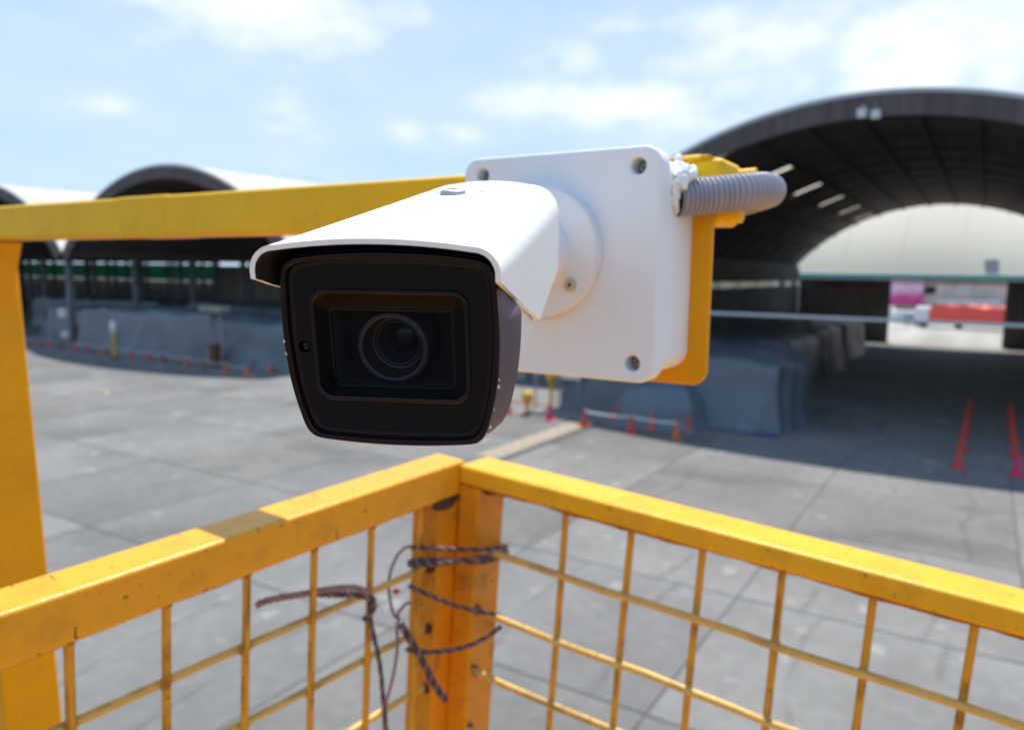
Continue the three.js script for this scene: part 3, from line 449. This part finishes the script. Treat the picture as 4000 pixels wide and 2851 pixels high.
{
  const xr = V(0.84229, -0.06364, 0.53526), z = V(-0.53481, 0.02534, 0.84459).normalize(), y = z.clone().cross(xr).normalize(), x = y.clone().cross(z);
  const g = thing('guardrail_panel', 'bright yellow guardrail panel with wire mesh on the right', 'guardrail', null, 'guardrail panels'); frame(g, at(1900, 1842, 0.8884), x, y, z);
  part('top_rail', mUV(rbox(1.058, 0.023, 0.060, 0.005, 0.489, -0.0115, -0.030, 4), 0.11, 0.2), M.railB, g);
  const post = rbox(0.0305, 1.2, 0.058, 0.004, 0, -0.6, 0, 4); post.rotateZ(0.02); post.translate(-0.0237, -0.0235, -0.030); part('corner_post', mUV(post, 0.11), M.corner, g);
  for (let k = 0; k < 9; k++) {
    const s = 0.109 + 0.0788 * k - 0.007, pts = []; for (let i = 0; i <= 6; i++) { const t = 0.021 + i * 0.16; pts.push(V(s + 0.016 * t + 0.0007 * Math.sin(i * 2 + k * 1.7), -t, -0.0125)); }
    part('vertical_wire', bentWire(pts, 0.0038), M.wire, g); for (let j = 0; j < 4; j++) { const t = 0.0985 + 0.0772 * j; weldBead(V(s + 0.016 * t, -t, -0.0088), 0.0058, 300 + k * 5 + j, g, 1.0, 0.9, 0.7).material = M.mesh; }
    weldBead(V(s, -0.0235, -0.0125), 0.0042, 90 + k, g, 1.2, 0.6, 1.2);
  }
  for (let k = 0; k < 8; k++) { const t = 0.0985 + 0.0772 * k, pts = []; for (let i = 0; i <= 22; i++) { const s = -0.012 + 0.045 * i; pts.push(V(s, -t + 0.001 * Math.sin(i * 1.3 + k), -0.0068 + 0.0008 * Math.cos((s - 0.102) / 0.0788 * 6.2832))); } part('horizontal_wire', bentWire(pts, 0.0041), M.mesh, g); if (k) weldBead(V(-0.004, -t, -0.009), 0.0085, 110 + k, g, 1.3, 0.75, 0.6); }
  rustEdge(-0.012, 1.0, -0.0232, -0.0045, 0.0027, 9, g);
  weldBead(V(-0.001, -0.026, -0.012), 0.010, 131, g, 1.2, 0.5, 0.6); weldBead(V(0.006, -0.0245, -0.03), 0.009, 132, g, 1.6, 0.35, 1.6);
}
{ // platform floor and its legs, below the picture: the painted deck the rails stand on
  const c = camPt(-0.06, -1.42, -0.89), d = V(0.06, 0, 0.9), g = new THREE.Group(); g.name = 'platform_floor'; g.userData.kind = 'structure'; g.position.copy(c).add(V(0.1, 0, 1.05)); g.rotation.y = TURN; scene.add(g);
  part('deck', mUV(rbox(1.9, 0.05, 1.9, 0.005)), M.deck, g); for (const sx of [-1, 1]) for (const sz of [-1, 1]) part('leg', mUV(box(0.12, 5.55, 0.12, sx * 0.8, -2.8, sz * 0.8)), M.post, g);
}

// ================================================================ SUPPORT FRAME: bar, post, plate
const barX = tl.clone().negate(), barZ = ax.clone().negate();       // local x to the right along the bar, z towards the platform
const BS = 0.954, barO = camPt(0.165 * BS, 0.0625 * BS, -0.5748 * BS);                          // front face, near the right end
const frameG = thing('support_frame', 'yellow square bar frame with post and plate carrying the camera box', 'frame'); frame(frameG, barO, barX, UP, barZ);
{
  part('bar', mUV(rbox(1.74, 0.0472, 0.0472, 0.005, -0.880, 0, -0.0236, 4)), M.bar, frameG);
  part('bar_sleeve', mUV(rbox(0.10, 0.0486, 0.0486, 0.004, -0.71, 0, -0.0236, 3), 0.3), M.bar, frameG);
  // post: leans very slightly, stands on the yard
  const top = V(-0.770 * BS, -0.012 * BS, -1.157 * BS).add(camera.position), bot = V(-0.746 * BS, -0.735 * BS, -1.157 * BS).add(camera.position), dir = bot.clone().sub(top).normalize();
  const foot = top.clone().addScaledVector(dir, (top.y - 0.0) / -dir.y);
  const toL = (p) => { const q = p.clone().sub(barO); return V(q.dot(barX), q.y, q.dot(barZ)); };
  const a = toL(top), b = toL(foot), len = a.distanceTo(b), pg = rbox(0.07, len, 0.085, 0.006, -0.035, -len / 2, 0.0, 4);
  pg.applyQuaternion(new THREE.Quaternion().setFromUnitVectors(V(0, -1, 0), b.clone().sub(a).normalize())); pg.translate(a.x - 0.098, -0.0255, a.z - 0.0216); part('post', mUV(pg, 0.2), M.post, frameG);
  const s = new THREE.Shape(); s.moveTo(0, 0); s.lineTo(0.052, 0); s.lineTo(0.006, -0.10); s.lineTo(0, -0.10); const gs = extrude(s, 0.05, 0.002, 2); gs.translate(a.x - 0.101, -0.0262, a.z - 0.047); part('gusset', mUV(gs), M.post, frameG);
  // plate welded to the bar's front face
  const pl = extrude(rrShape(0.165, 0.1334, 0.012), 0.0035, 0.0010, 2); pl.translate(-0.0969, -0.0747, 0.0010); part('plate', mUV(pl), M.post, frameG);
  weldBead(V(-0.034, 0.0236, -0.006), 0.010, 151, frameG, 1.8, 0.35, 0.8).material = M.bar; weldBead(V(-0.058, 0.0236, -0.004), 0.008, 155, frameG, 2.1, 0.3, 0.7).material = M.bar;
  part('end_stub', mUV(rod(V(-0.012, 0.014, -0.040), V(0.003, 0.0145, -0.040), 0.0055, 18)), M.bar, frameG);
  part('end_stub', mUV(rod(V(-0.012, -0.0150, -0.010), V(0.002, -0.0152, -0.010), 0.0075, 18)), M.bar, frameG);
}

// ================================================================ JUNCTION BOX
const boxG = thing('junction_box', 'white plastic junction box on the yellow plate behind the camera', 'junction box'); frame(boxG, camPt(0.0894, 0.0047, -0.4943), barX, UP, barZ);
const LW = 0.153, LH = 0.154, LX = -0.0725;
{
  const sh = rrShape(LW, LH, 0.012, LX, 0); const hx = 0.0607, hy = 0.0642, hs = [[-1, 1], [1, 1], [-1, -1], [1, -1]];
  for (const [a, b] of hs) sh.holes.push(hole(LX + a * hx, b * hy, 0.0052));
  const lid = extrude(sh, 0.0125, 0.0024, 5, 24); lid.translate(0, 0, -0.0149); part('lid', mUV(lid), M.plastic, boxG);
  const base = extrude(rrShape(0.1455, 0.148, 0.014, LX, 0), 0.056, 0.002, 3, 24); base.translate(0, 0, -0.0755); part('base', mUV(base), M.plastic, boxG);
  for (const [a, b] of hs) {
    const c = part('lid_screw', lathe([[0, 0.0012], [0.0022, 0.0011], [0.0032, 0.0003], [0.0032, -0.002], [0, -0.002]], 20).rotateX(Math.PI / 2), M.steel, boxG, V(LX + a * hx, b * hy, -0.0118));
    part('screw_slot', merge([box(0.0034, 0.0006, 0.0005), box(0.0006, 0.0034, 0.0005)]), M.dark, c, V(0, 0, 0.0012)); c.rotation.z = a * 0.6 + b;
  }
  // sealant smeared round the conduit entry and along the top
  const sl = []; const r = rng(77);
  for (let i = 0; i < 34; i++) {                      // a ragged collar of filler between the box side and the tube, thickest above it
    const t = i / 34, ang = -0.9 + t * 4.2, up = Math.max(0, Math.sin(ang)), rr = 0.0120 + 0.004 * up * r(), rad = 0.0026 + 0.0016 * up + 0.0018 * r();
    const q = lump(rad, Math.floor(r() * 900), 0.55 + 0.5 * up * r(), 0.9 + 0.6 * r(), 0.9 + 0.5 * r(), 0.8, 3); const c = boxG.worldToLocal(at(2672, 768, 0.522));
    q.translate(0.0015 + 0.006 * up * r(), c.y + Math.sin(ang) * rr, c.z + Math.cos(ang) * rr); sl.push(q);
  }
  for (const [px_, py_, d, rad, sx, sy, sz] of [[2650, 640, 0.54, 0.004, 0.6, 1.7, 1], [2660, 672, 0.535, 0.005, 0.6, 1.4, 1.3], [2688, 696, 0.54, 0.0045, 1.6, 0.7, 1], [2722, 708, 0.545, 0.0036, 1.7, 0.6, 1], [2752, 702, 0.55, 0.003, 1.4, 0.6, 1]]) { const q = lump(rad, Math.floor(r() * 900), sx, sy, sz, 0.8, 4); const p = boxG.worldToLocal(at(px_, py_, d)); q.translate(p.x, p.y, p.z); sl.push(q); }
  for (const [px_, d, rad] of [[2395, 0.545, 0.0022], [2420, 0.54, 0.0028], [2440, 0.54, 0.002], [2520, 0.535, 0.0034], [2545, 0.535, 0.003], [2490, 0.54, 0.0018]]) { const q = lump(rad, Math.floor(r() * 900), 1.2, 0.9, 1, 0.6, 2); const p = boxG.worldToLocal(at(px_, 585, d)); q.translate(p.x, LH / 2 + 0.0004, p.z); sl.push(q); }
  part('sealant', merge(sl), M.sealant, boxG);
}
{ // corrugated conduit: leaves the box side, loops back behind it
  const P = [[2640, 774, 0.522], [2720, 768, 0.525], [2810, 759, 0.527], [2900, 750, 0.531], [2962, 745, 0.543], [2996, 744, 0.566], [3000, 748, 0.596], [2965, 762, 0.622], [2890, 785, 0.640], [2800, 806, 0.652], [2700, 826, 0.66], [2600, 840, 0.67]].map((q) => at(...q));
  const curve = new THREE.CatmullRomCurve3(P, false, 'centripetal'), len = curve.getLength(), N = Math.round(len / 0.00045), fr = curve.computeFrenetFrames(N, false), o = P[0];
  const geo = grid(36, N, (u, v) => { const k = Math.round(v * N), c = curve.getPointAt(Math.min(1, k / N)), a = u * Math.PI * 2, w = Math.cos(k / N * len / 0.0036 * 2 * Math.PI), r = 0.0117 + 0.0013 * Math.sign(w) * Math.pow(Math.abs(w), 0.6); c.addScaledVector(fr.normals[k], Math.cos(a) * r).addScaledVector(fr.binormals[k], Math.sin(a) * r).sub(o); return [c.x, c.y, c.z]; });
  const g = thing('conduit', 'grey corrugated conduit looping from the side of the white box', 'conduit', o); part('corrugated_tube', geo, M.conduit, g);
  const sm_ = []; const r = rng(9); for (const [x, y, d] of [[2725, 770, 0.522], [2762, 762, 0.5225], [2745, 800, 0.5215], [2712, 720, 0.527], [2740, 718, 0.528], [2700, 805, 0.520]]) { const q = lump(0.0023, Math.floor(r() * 99), 0.5, 1.7, 0.5, 0.6, 2); const p = at(x, y, d).sub(o); q.translate(p.x, p.y, p.z); sm_.push(q); }
  part('sealant_smears', merge(sm_), M.sealant, g);
}

// ================================================================ SECURITY CAMERA
const caz = THREE.MathUtils.degToRad(7.7), cel = THREE.MathUtils.degToRad(10.2);
const cw = V(-Math.sin(caz) * Math.cos(cel), -Math.sin(cel), Math.cos(caz) * Math.cos(cel)), cu = UP.clone().cross(cw).normalize(), cv = cw.clone().cross(cu);
const cctv = thing('security_camera', 'white bullet security camera with sun hood and glossy black face', 'camera'); frame(cctv, at(1525, 1360, 0.25), cu, cv, cw);
{
  const half = [[0, 32], [14, 31.6], [26, 30.4], [31.5, 29.4], [34.4, 27.6], [35.7, 24.6], [36.5, 14], [36.8, 5], [36.4, -5], [35.2, -15], [33.2, -24], [31.6, -29], [29.4, -31.8], [25.5, -33.1], [12, -34.2], [0, -34.5]];
  const outline = half.concat(half.slice(1, -1).reverse().map(([a, b]) => [-a, b])).map(([a, b]) => new THREE.Vector2(a * mm, b * mm));
  const sp = new THREE.SplineCurve([...outline, outline[0]]); const ring = sp.getSpacedPoints(160).slice(0, 160);
  const cen = (k, off = 0) => ring.map((p) => { const l = p.length(); return new THREE.Vector2(p.x * k * (1 - off / l), (p.y) * k * (1 - off / l)); });
  const shapeOf = (pts) => new THREE.Shape(pts), pathOf = (pts) => new THREE.Path(pts.slice().reverse());
  // dark front housing, flaring back from the face
  const prof = [[-0.0008, 0.988], [-0.002, 1.0], [-0.006, 1.015], [-0.014, 1.055], [-0.022, 1.088], [-0.0265, 1.094], [-0.0285, 1.084], [-0.0290, 0.98]];
  const loft = (pr, flat = 1) => grid(160, pr.length - 1, (u, v) => { const p = ring[Math.round(u * 160) % 160], [w, k] = pr[Math.round(v * (pr.length - 1))]; const f = p.y > 0.02 ? Math.min(1, 0.0325 / Math.max(0.0325, p.y * k)) : 1; const y = p.y * k * f, lim = mix(0.05, 0.0368, smooth(0.0, 0.012, y)); return [Math.max(-lim, Math.min(lim, p.x * k)), y, w]; });
  part('housing', loft(prof), M.housing, cctv);
  part('rear_body', loft([[-0.0285, 0.90], [-0.0285, 0.985], [-0.03, 1.0], [-0.10, 1.0], [-0.150, 0.985], [-0.160, 0.95], [-0.166, 0.85], [-0.168, 0.6], [-0.168, 0.0]]), M.coat, cctv);
  // face: rim, glossy plate, raised window surround, funnel, pane, lens
  const rimS = shapeOf(cen(1, 0.0002)); rimS.holes.push(pathOf(cen(1, 0.0023))); const rim = extrude(rimS, 0.0022, 0.0006, 4); rim.translate(0, 0, -0.0018); part('face_rim', rim, M.rim, cctv);
  const wc = [-0.0002, 0.0003], fs = shapeOf(cen(1, 0.0021)); fs.holes.push(new THREE.Path(rrShape(0.0500, 0.0348, 0.0042, ...wc).getPoints(10).reverse())); fs.holes.push(hole(-0.0302, -0.0007, 0.0021));
  const face = extrude(fs, 0.0012, 0); face.translate(0, 0, -0.0022); const fp = part('face_plate', face, M.gloss, cctv);
  // soft groove inside the rim
  const grS = shapeOf(cen(1, 0.0026)); grS.holes.push(pathOf(cen(1, 0.0044))); const gr = extrude(grS, 0.0004, 0.0004, 3); gr.translate(0, 0, -0.0016); part('face_bead', gr, M.rim, cctv);
  part('sensor', lathe([[0, -0.0004], [0.0011, -0.0006], [0.0018, -0.0012], [0.0021, -0.0022], [0, -0.0022]], 24).rotateX(Math.PI / 2).translate(-0.0302, -0.0007, -0.0012), M.lens, fp);
  const ws = rrShape(0.0534, 0.0384, 0.0056, ...wc); ws.holes.push(new THREE.Path(rrShape(0.0500, 0.0350, 0.0044, ...wc).getPoints(10).reverse())); const wf = extrude(ws, 0.0009, 0.0008, 5, 12); wf.translate(0, 0, -0.0012); const wfm = part('window_frame', wf, M.rim, cctv);
  const A = rrShape(0.0502, 0.0352, 0.0044, ...wc).getSpacedPoints(96), B = rrShape(0.0440, 0.0292, 0.0012, -0.0014, -0.0021).getSpacedPoints(96);
  part('funnel', grid(96, 4, (u, v) => { const i = Math.round(u * 96), a = A[i], b = B[i]; return [mix(a.x, b.x, v), mix(a.y, b.y, v), mix(0.0002, -0.0062, v)]; }), M.funnel, wfm);
  const ledge = rrShape(0.0442, 0.0294, 0.0012, -0.0014, -0.0021); ledge.holes.push(new THREE.Path(rrShape(0.0412, 0.0264, 0.001, -0.0014, -0.0021).getPoints(6).reverse())); part('pane_ledge', extrude(ledge, 0.0006, 0.0002, 2).translate(0, 0, -0.0068), M.gloss, wfm);
  part('glass_pane', new THREE.ShapeGeometry(rrShape(0.0430, 0.0282, 0.001, -0.0014, -0.0021)).translate(0, 0, -0.0065), M.pane, wfm);
  part('inner_box', merge([box(0.048, 0.034, 0.001, -0.001, -0.002, -0.0265), box(0.001, 0.034, 0.0195, -0.0235, -0.002, -0.0167), box(0.001, 0.034, 0.0195, 0.0205, -0.002, -0.0167), box(0.045, 0.001, 0.0195, -0.0015, 0.0127, -0.0167), box(0.045, 0.001, 0.0195, -0.0015, -0.0169, -0.0167)]), M.inner, wfm);
  const lg = part('lens_barrel', lathe([[0.0140, -0.0262], [0.0140, -0.0165], [0.0132, -0.0125], [0.0127, -0.0110], [0.0122, -0.0104], [0.0110, -0.0104], [0.0105, -0.0110], [0.0101, -0.0180], [0.0084, -0.0182], [0.0081, -0.0172], [0.0076, -0.0172], [0.0072, -0.0182], [0.0062, -0.0232], [0.0058, -0.0240], [0.0052, -0.0241]], 72).rotateX(Math.PI / 2).scale(1, 1, 1), M.barrel, cctv, V(-0.0026, -0.0031, 0)); void lg;
  part('front_lens', lathe([[0, -0.0222], [0.002, -0.0224], [0.004, -0.0230], [0.0060, -0.0240]], 48).rotateX(Math.PI / 2), M.lens, lg);
  for (const [x, y, s] of [[-36.6, 1.6, 0.55], [-36.2, -2.6, 0.6], [36.3, -12, 0.55], [36.5, -9.6, 0.35], [33.2, -26.4, 0.5], [32.0, -29.2, 0.55], [-29.9, -31.4, 0.45], [-10, -34.1, 0.35], [8, -34.4, 0.25], [34.6, -20, 0.25]]) part('paint_chip', lump(s * mm, Math.round(x * 3 + 300), 0.8, 1.3, 0.6, 0.5, 2), M.chip, cctv, V(x * mm * 0.992, y * mm * 0.992, 0.0007));

  // sun hood: one bent sheet
  const bottom = (w) => w > -0.104 ? mix(0.0245, -0.015, (0.0105 - w) / 0.1145) : mix(-0.015, -0.010, Math.min(1, (-0.104 - w) / 0.108));
  const NP = 120, W0 = 0.0105, W1 = -0.214, R = 0.0085;
  const hoodPt = (...q) => { const [a, b] = hoodRaw(...q); return [a - 0.0010, b]; }, hoodRaw = (t, w, inset, rag) => {             // t 0..1 from the left lower edge over the top to the right lower edge
    const f = (W0 - w) / (W0 - W1), hw = 0.0398 - inset, rise = 0.003 * f, topv = 0.0352 + rise - inset, r = mix(R, 0.0165, Math.pow(f, 0.8)) - inset, vb = bottom(w) + rag, sideLen = topv - r - vb, arc = Math.PI / 2 * r, flat = 2 * (hw - r), tot = 2 * sideLen + 2 * arc + flat; let s = t * tot;
    if (s < sideLen) return [-hw, vb + s]; s -= sideLen;
    if (s < arc) { const a = s / r; return [-hw + r - r * Math.cos(a), topv - r + r * Math.sin(a)]; } s -= arc;
    if (s < flat) { const x = -hw + r + s, q = x / (hw - r); return [x, topv + 0.0022 * (1 - q * q)]; } s -= flat;
    if (s < arc) { const a = s / r; return [hw - r + r * Math.sin(a), topv - r + r * Math.cos(a)]; } s -= arc;
    return [hw, Math.max(vb, topv - r - s)];
  };
  const ragAt = (w, side) => 0.0011 * (vn3(w * 900, side * 9, 1, 5) - 0.5) * smooth(-0.02, -0.05, w) * smooth(-0.125, -0.10, w) * 1.6 + 0.0003 * (vn3(w * 2500, side, 2, 6) - 0.5);
  const NW = 150, skin = (inset) => grid(NP, NW, (t, v) => { const w = mix(W0, W1, v), [x, y] = hoodPt(t, w, inset, ragAt(w, t < 0.5 ? 1 : 2)); return [x, y, w + 0.00012 * (vn3(t * 300, v, 3, 7) - 0.5) * (v < 0.001 ? 3 : 0)]; });
  const th = 0.0017, edge = (w) => grid(NP, 1, (t, v) => { const [x, y] = hoodPt(t, w, v * th, ragAt(w, t < 0.5 ? 1 : 2)); return [x, y, w]; });
  const lower = (t) => grid(1, NW, (u, v) => { const w = mix(W0, W1, v), [x, y] = hoodPt(t, w, u * th, ragAt(w, t < 0.5 ? 1 : 2)); return [x, y, w]; });
  const hood = part('sun_hood', merge([mUV(skin(0)), mUV(edge(W0)), mUV(edge(W1)), mUV(lower(0)), mUV(lower(1))]), M.coat, cctv);
  { const q = skin(0); const e = [mUV(edge(W0)), mUV(edge(W1)), mUV(lower(0)), mUV(lower(1))]; q.deleteAttribute('uv'); const u = new Float32Array(q.attributes.position.count * 2); for (let i = 0; i < u.length / 2; i++) { u[2 * i] = q.attributes.position.getX(i) + q.attributes.position.getY(i) * 0.3; u[2 * i + 1] = q.attributes.position.getZ(i); } q.setAttribute('uv', new THREE.BufferAttribute(u, 2)); hood.geometry = merge([q, ...e]); }
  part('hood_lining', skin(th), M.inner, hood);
  // hood screw with its scuffed patch
  const hs = part('hood_screw', lathe([[0, 0.0022], [0.0035, 0.0021], [0.0054, 0.0016], [0.0062, 0.0009], [0.0064, -0.0012], [0, -0.0012]], 40), M.dull, cctv, V(-0.0062, 0.0396, -0.1335)); part('screw_recess', merge([box(0.0052, 0.0006, 0.0016), box(0.0016, 0.0006, 0.0052)]), M.dark, hs, V(0, 0.0021, 0)); hs.rotation.set(-0.01, 0.5, 0);
  { const r = rng(31), l = []; for (let i = 0; i < 90; i++) { const a = (r() - 0.5) * 2.0, d = 0.011 + r() * 0.006; const x = -0.0062 + Math.sin(a) * d * 1.25, w = -0.1335 - Math.cos(a) * d * 1.3; l.push(lump(0.0002 + r() * 0.00035, i + 3, 1.5, 0.35, 1, 0.5, 1).translate(x, 0.0374 + 0.003 * (0.144) * 0 + mix(0.0352, 0.0382, (W0 - w) / (W0 - W1)) - 0.0374 + 0.0022 * (1 - (x / 0.032) ** 2), w)); } const m = part('grime_specks', merge(l), std({ color: rgb(0.34, 0.36, 0.4), roughness: 0.9 }), hood); m.userData.kind = 'stuff'; }
  // wall mount: flange on the box lid, neck and swivel to the body
  const toC = (p) => cctv.worldToLocal(boxG.localToWorld(p)); cctv.updateMatrixWorld(true); boxG.updateMatrixWorld(true);
  const fc = toC(V(-0.0795, 0.0085, 0.0)), fn = toC(V(-0.0795, 0.0085, 1.0)).sub(fc).normalize(), qf = new THREE.Quaternion().setFromUnitVectors(UP, fn);
  const fl = part('mount_flange', lathe([[0, 0.0002], [0.0440, 0.0002], [0.0446, 0.001], [0.0446, 0.0085], [0.0444, 0.0092], [0.0438, 0.0097], [0.0258, 0.0102], [0.0250, 0.0104], [0.0246, 0.0110], [0.0240, 0.0160], [0.0222, 0.0205], [0.0205, 0.0238], [0, 0.025]], 96), M.coat, cctv, fc); fl.quaternion.copy(qf);
  const sr = fl; const sc = part('flange_screw', lathe([[0, 0.0013], [0.0032, 0.0012], [0.0042, 0.0005], [0.0044, -0.001], [0, -0.001]], 28), M.steel, sr);
  { const w = hitLid(2228, 1112, 0.0101); const l = w.sub(fc).applyQuaternion(qf.clone().invert()); sc.position.set(l.x, 0.0103, l.z); }
  part('screw_slot', merge([box(0.0036, 0.0006, 0.0008), box(0.0008, 0.0006, 0.0036), box(0.0020, 0.0006, 0.0005).rotateY(0.785), box(0.0020, 0.0006, 0.0005).rotateY(-0.785)]), M.dark, sc, V(0, 0.0010, 0)); 
  const ringS = lathe([[0.0045, -0.0004], [0.0050, 0.0002], [0.0055, 0.0], [0.0056, -0.001]], 28); part('screw_seat', ringS, M.coat, sc);
  const a = fc.clone().addScaledVector(fn, 0.020), b = V(0, -0.001, -0.158), dir = b.clone().sub(a), L = dir.length(), neck = lathe([[0, 0], [0.0205, 0], [0.0195, L * 0.3], [0.0185, L * 0.55], [0.021, L * 0.7], [0.022, L], [0, L]], 40); const nk = part('swivel_neck', neck, M.coat, cctv, a); nk.quaternion.setFromUnitVectors(UP, dir.normalize());
  function hitLid(px, py, w) { const q = ray(px, py), n = barZ, o = boxG.localToWorld(V(0, 0, w)); const k = o.clone().sub(camera.position).dot(n) / q.dot(n); return cctv.worldToLocal(camera.position.clone().addScaledVector(q, k)); }
}

// ================================================================ CORDS TIED ROUND THE CORNER POSTS
const z6 = (x, y, d) => at(1400 + x * 0.7086, 1700 + y * 0.7086, d), z7 = (x, y, d) => at(x * 0.7089, 1700 + y * 0.7089, d);
function cord(pts, label, mat = M.cord, r = 0.0019, twist = 0.017) {
  const curve = new THREE.CatmullRomCurve3(pts, false, 'centripetal'), len = curve.getLength(), N = Math.max(40, Math.round(len / 0.0011)), o = pts[0], fr = curve.computeFrenetFrames(N, false);
  const g = thing('cord', label, 'cord', o.clone(), 'cords tied to the guardrail');
  for (let st = 0; st < 3; st++) part('strand', grid(7, N, (u, v) => { const k = Math.round(v * N), c = curve.getPointAt(k / N), ph = (k / N * len / twist + 1.1 * vn3(k * 0.02, 4, 1, Math.round(len * 1000))) * 6.2832 + st * 2.0944, off = r * 0.62; const cx = Math.cos(ph) * off, cy = Math.sin(ph) * off, a = u * 6.2832, rr = r * (0.72 + 0.1 * (vn3(k * 0.9, st, 0, 3) - 0.5)); c.addScaledVector(fr.normals[k], cx + Math.cos(a) * rr).addScaledVector(fr.binormals[k], cy + Math.sin(a) * rr).sub(o); return [c.x, c.y, c.z]; }), st ? mat : M.cordLight, g);
  return g;
}
const TL = [[282, 0.900], [315, 0.886], [430, 0.8695], [500, 0.876], [560, 0.883], [668, 0.883], [760, 0.910], [822, 0.936]];
const dAt = (x) => { for (let i = 0; i + 1 < TL.length; i++) if (x <= TL[i + 1][0]) return mix(TL[i][1], TL[i + 1][1], (x - TL[i][0]) / (TL[i + 1][0] - TL[i][0])); return 0.927; };
const wrap = (list) => list.map(([x, y, e = 0]) => z6(x, y, dAt(x) + e));
cord(wrap([[296, 622, 0.02], [318, 618], [430, 624], [560, 630], [668, 630], [760, 622], [812, 606], [800, 600, 0.06]]), 'upper brown cord band drawn round both corner posts', M.cord, 0.0022);
cord(wrap([[282, 700, 0.02], [318, 690], [430, 688], [560, 692], [668, 700], [760, 680], [812, 660], [800, 656, 0.06]]), 'middle dark cord band crossing the posts under the upper one', M.cord, 0.0026);
cord(wrap([[280, 712, 0.02], [318, 716, -0.003], [430, 708, -0.004], [560, 690, -0.005], [668, 678, -0.004], [760, 658, -0.004], [812, 638], [800, 634, 0.06]]), 'lower dark cord band crossing the posts just below the middle one', M.cord, 0.0025);
cord(wrap([[283, 832, 0.02], [318, 850], [430, 900], [520, 935], [668, 972], [760, 992], [786, 1002], [776, 1006, 0.06]]), 'brown cord slanting down to the right across the posts', M.cord, 0.0022);
cord(wrap([[776, 1058, 0.06], [780, 1062, 0.01], [768, 1070], [720, 1105], [640, 1148], [560, 1175], [480, 1190], [380, 1194], [300, 1188], [268, 1180, 0.01]]), 'brown cord curving back to the left below the slanting one', M.cord, 0.0022);
cord([z6(300, 612, 0.884), z6(262, 618, 0.875), z6(220, 655, 0.868), z6(185, 725, 0.862), z6(168, 800, 0.858), z6(170, 880, 0.856), z6(185, 960, 0.856), z6(205, 1005, 0.856), z6(225, 970, 0.858), z6(262, 930, 0.862), z6(285, 928, 0.88)], 'thin pale cord loop hanging left of the posts', M.cordPale, 0.0015);
cord([z6(225, 1000, 0.855), z6(212, 1060, 0.853), z6(215, 1160, 0.851), z6(200, 1280, 0.848), z6(175, 1390, 0.846), z6(148, 1490, 0.844), z6(140, 1570, 0.842), z6(148, 1700, 0.84)], 'pale cord end hanging straight down left of the posts', M.cordPale, 0.0015);
cord([z6(236, 1040, 0.853), z6(268, 1100, 0.851), z6(305, 1165, 0.85), z6(340, 1220, 0.852), z6(375, 1290, 0.854), z6(410, 1360, 0.856), z6(445, 1415, 0.858), z6(478, 1462, 0.86)], 'dark knotted cord tail lying across the left post', M.cord, 0.0034);
cord([z6(62, 900, 0.815), z6(64, 1000, 0.812), z6(80, 1090, 0.812), z6(105, 1200, 0.812), z6(124, 1320, 0.812), z6(134, 1440, 0.814), z6(146, 1550, 0.816), z6(158, 1700, 0.818)], 'dark cord end hanging from the mesh knot', M.cord, 0.0021);
cord([z7(1408, 940, 0.742), z7(1450, 918, 0.744), z7(1540, 896, 0.75), z7(1640, 880, 0.758), z7(1740, 862, 0.766), z7(1850, 845, 0.776), z7(1950, 842, 0.786), z7(2012, 862, 0.793), z7(2040, 900, 0.797)], 'stiff pinkish cord end sticking out left from the mesh knot', M.cordPale, 0.0028);
cord([z7(1700, 878, 0.766), z7(1760, 876, 0.77), z7(1850, 880, 0.776), z7(1940, 880, 0.786), z7(2000, 888, 0.792), z7(2050, 900, 0.796), z7(2062, 930, 0.797), z7(2040, 985, 0.794), z7(2000, 1020, 0.79)], 'dark cord looped round the mesh crossing at the knot', M.cord, 0.0026);
{ const g = thing('red_tape', 'small red scrap caught on the mesh wire left of the posts', 'tape', z6(207, 860, 0.872)); part('scrap', lump(0.0042, 17, 1, 0.8, 0.5, 0.4, 3), M.red, g); }
{ const g = thing('red_tape', 'small red scrap on the dark knotted cord tail', 'tape', z6(388, 1345, 0.857)); part('scrap', lump(0.0050, 27, 0.7, 1.3, 0.5, 0.4, 3), M.red, g); }

renderer.render(scene, camera);
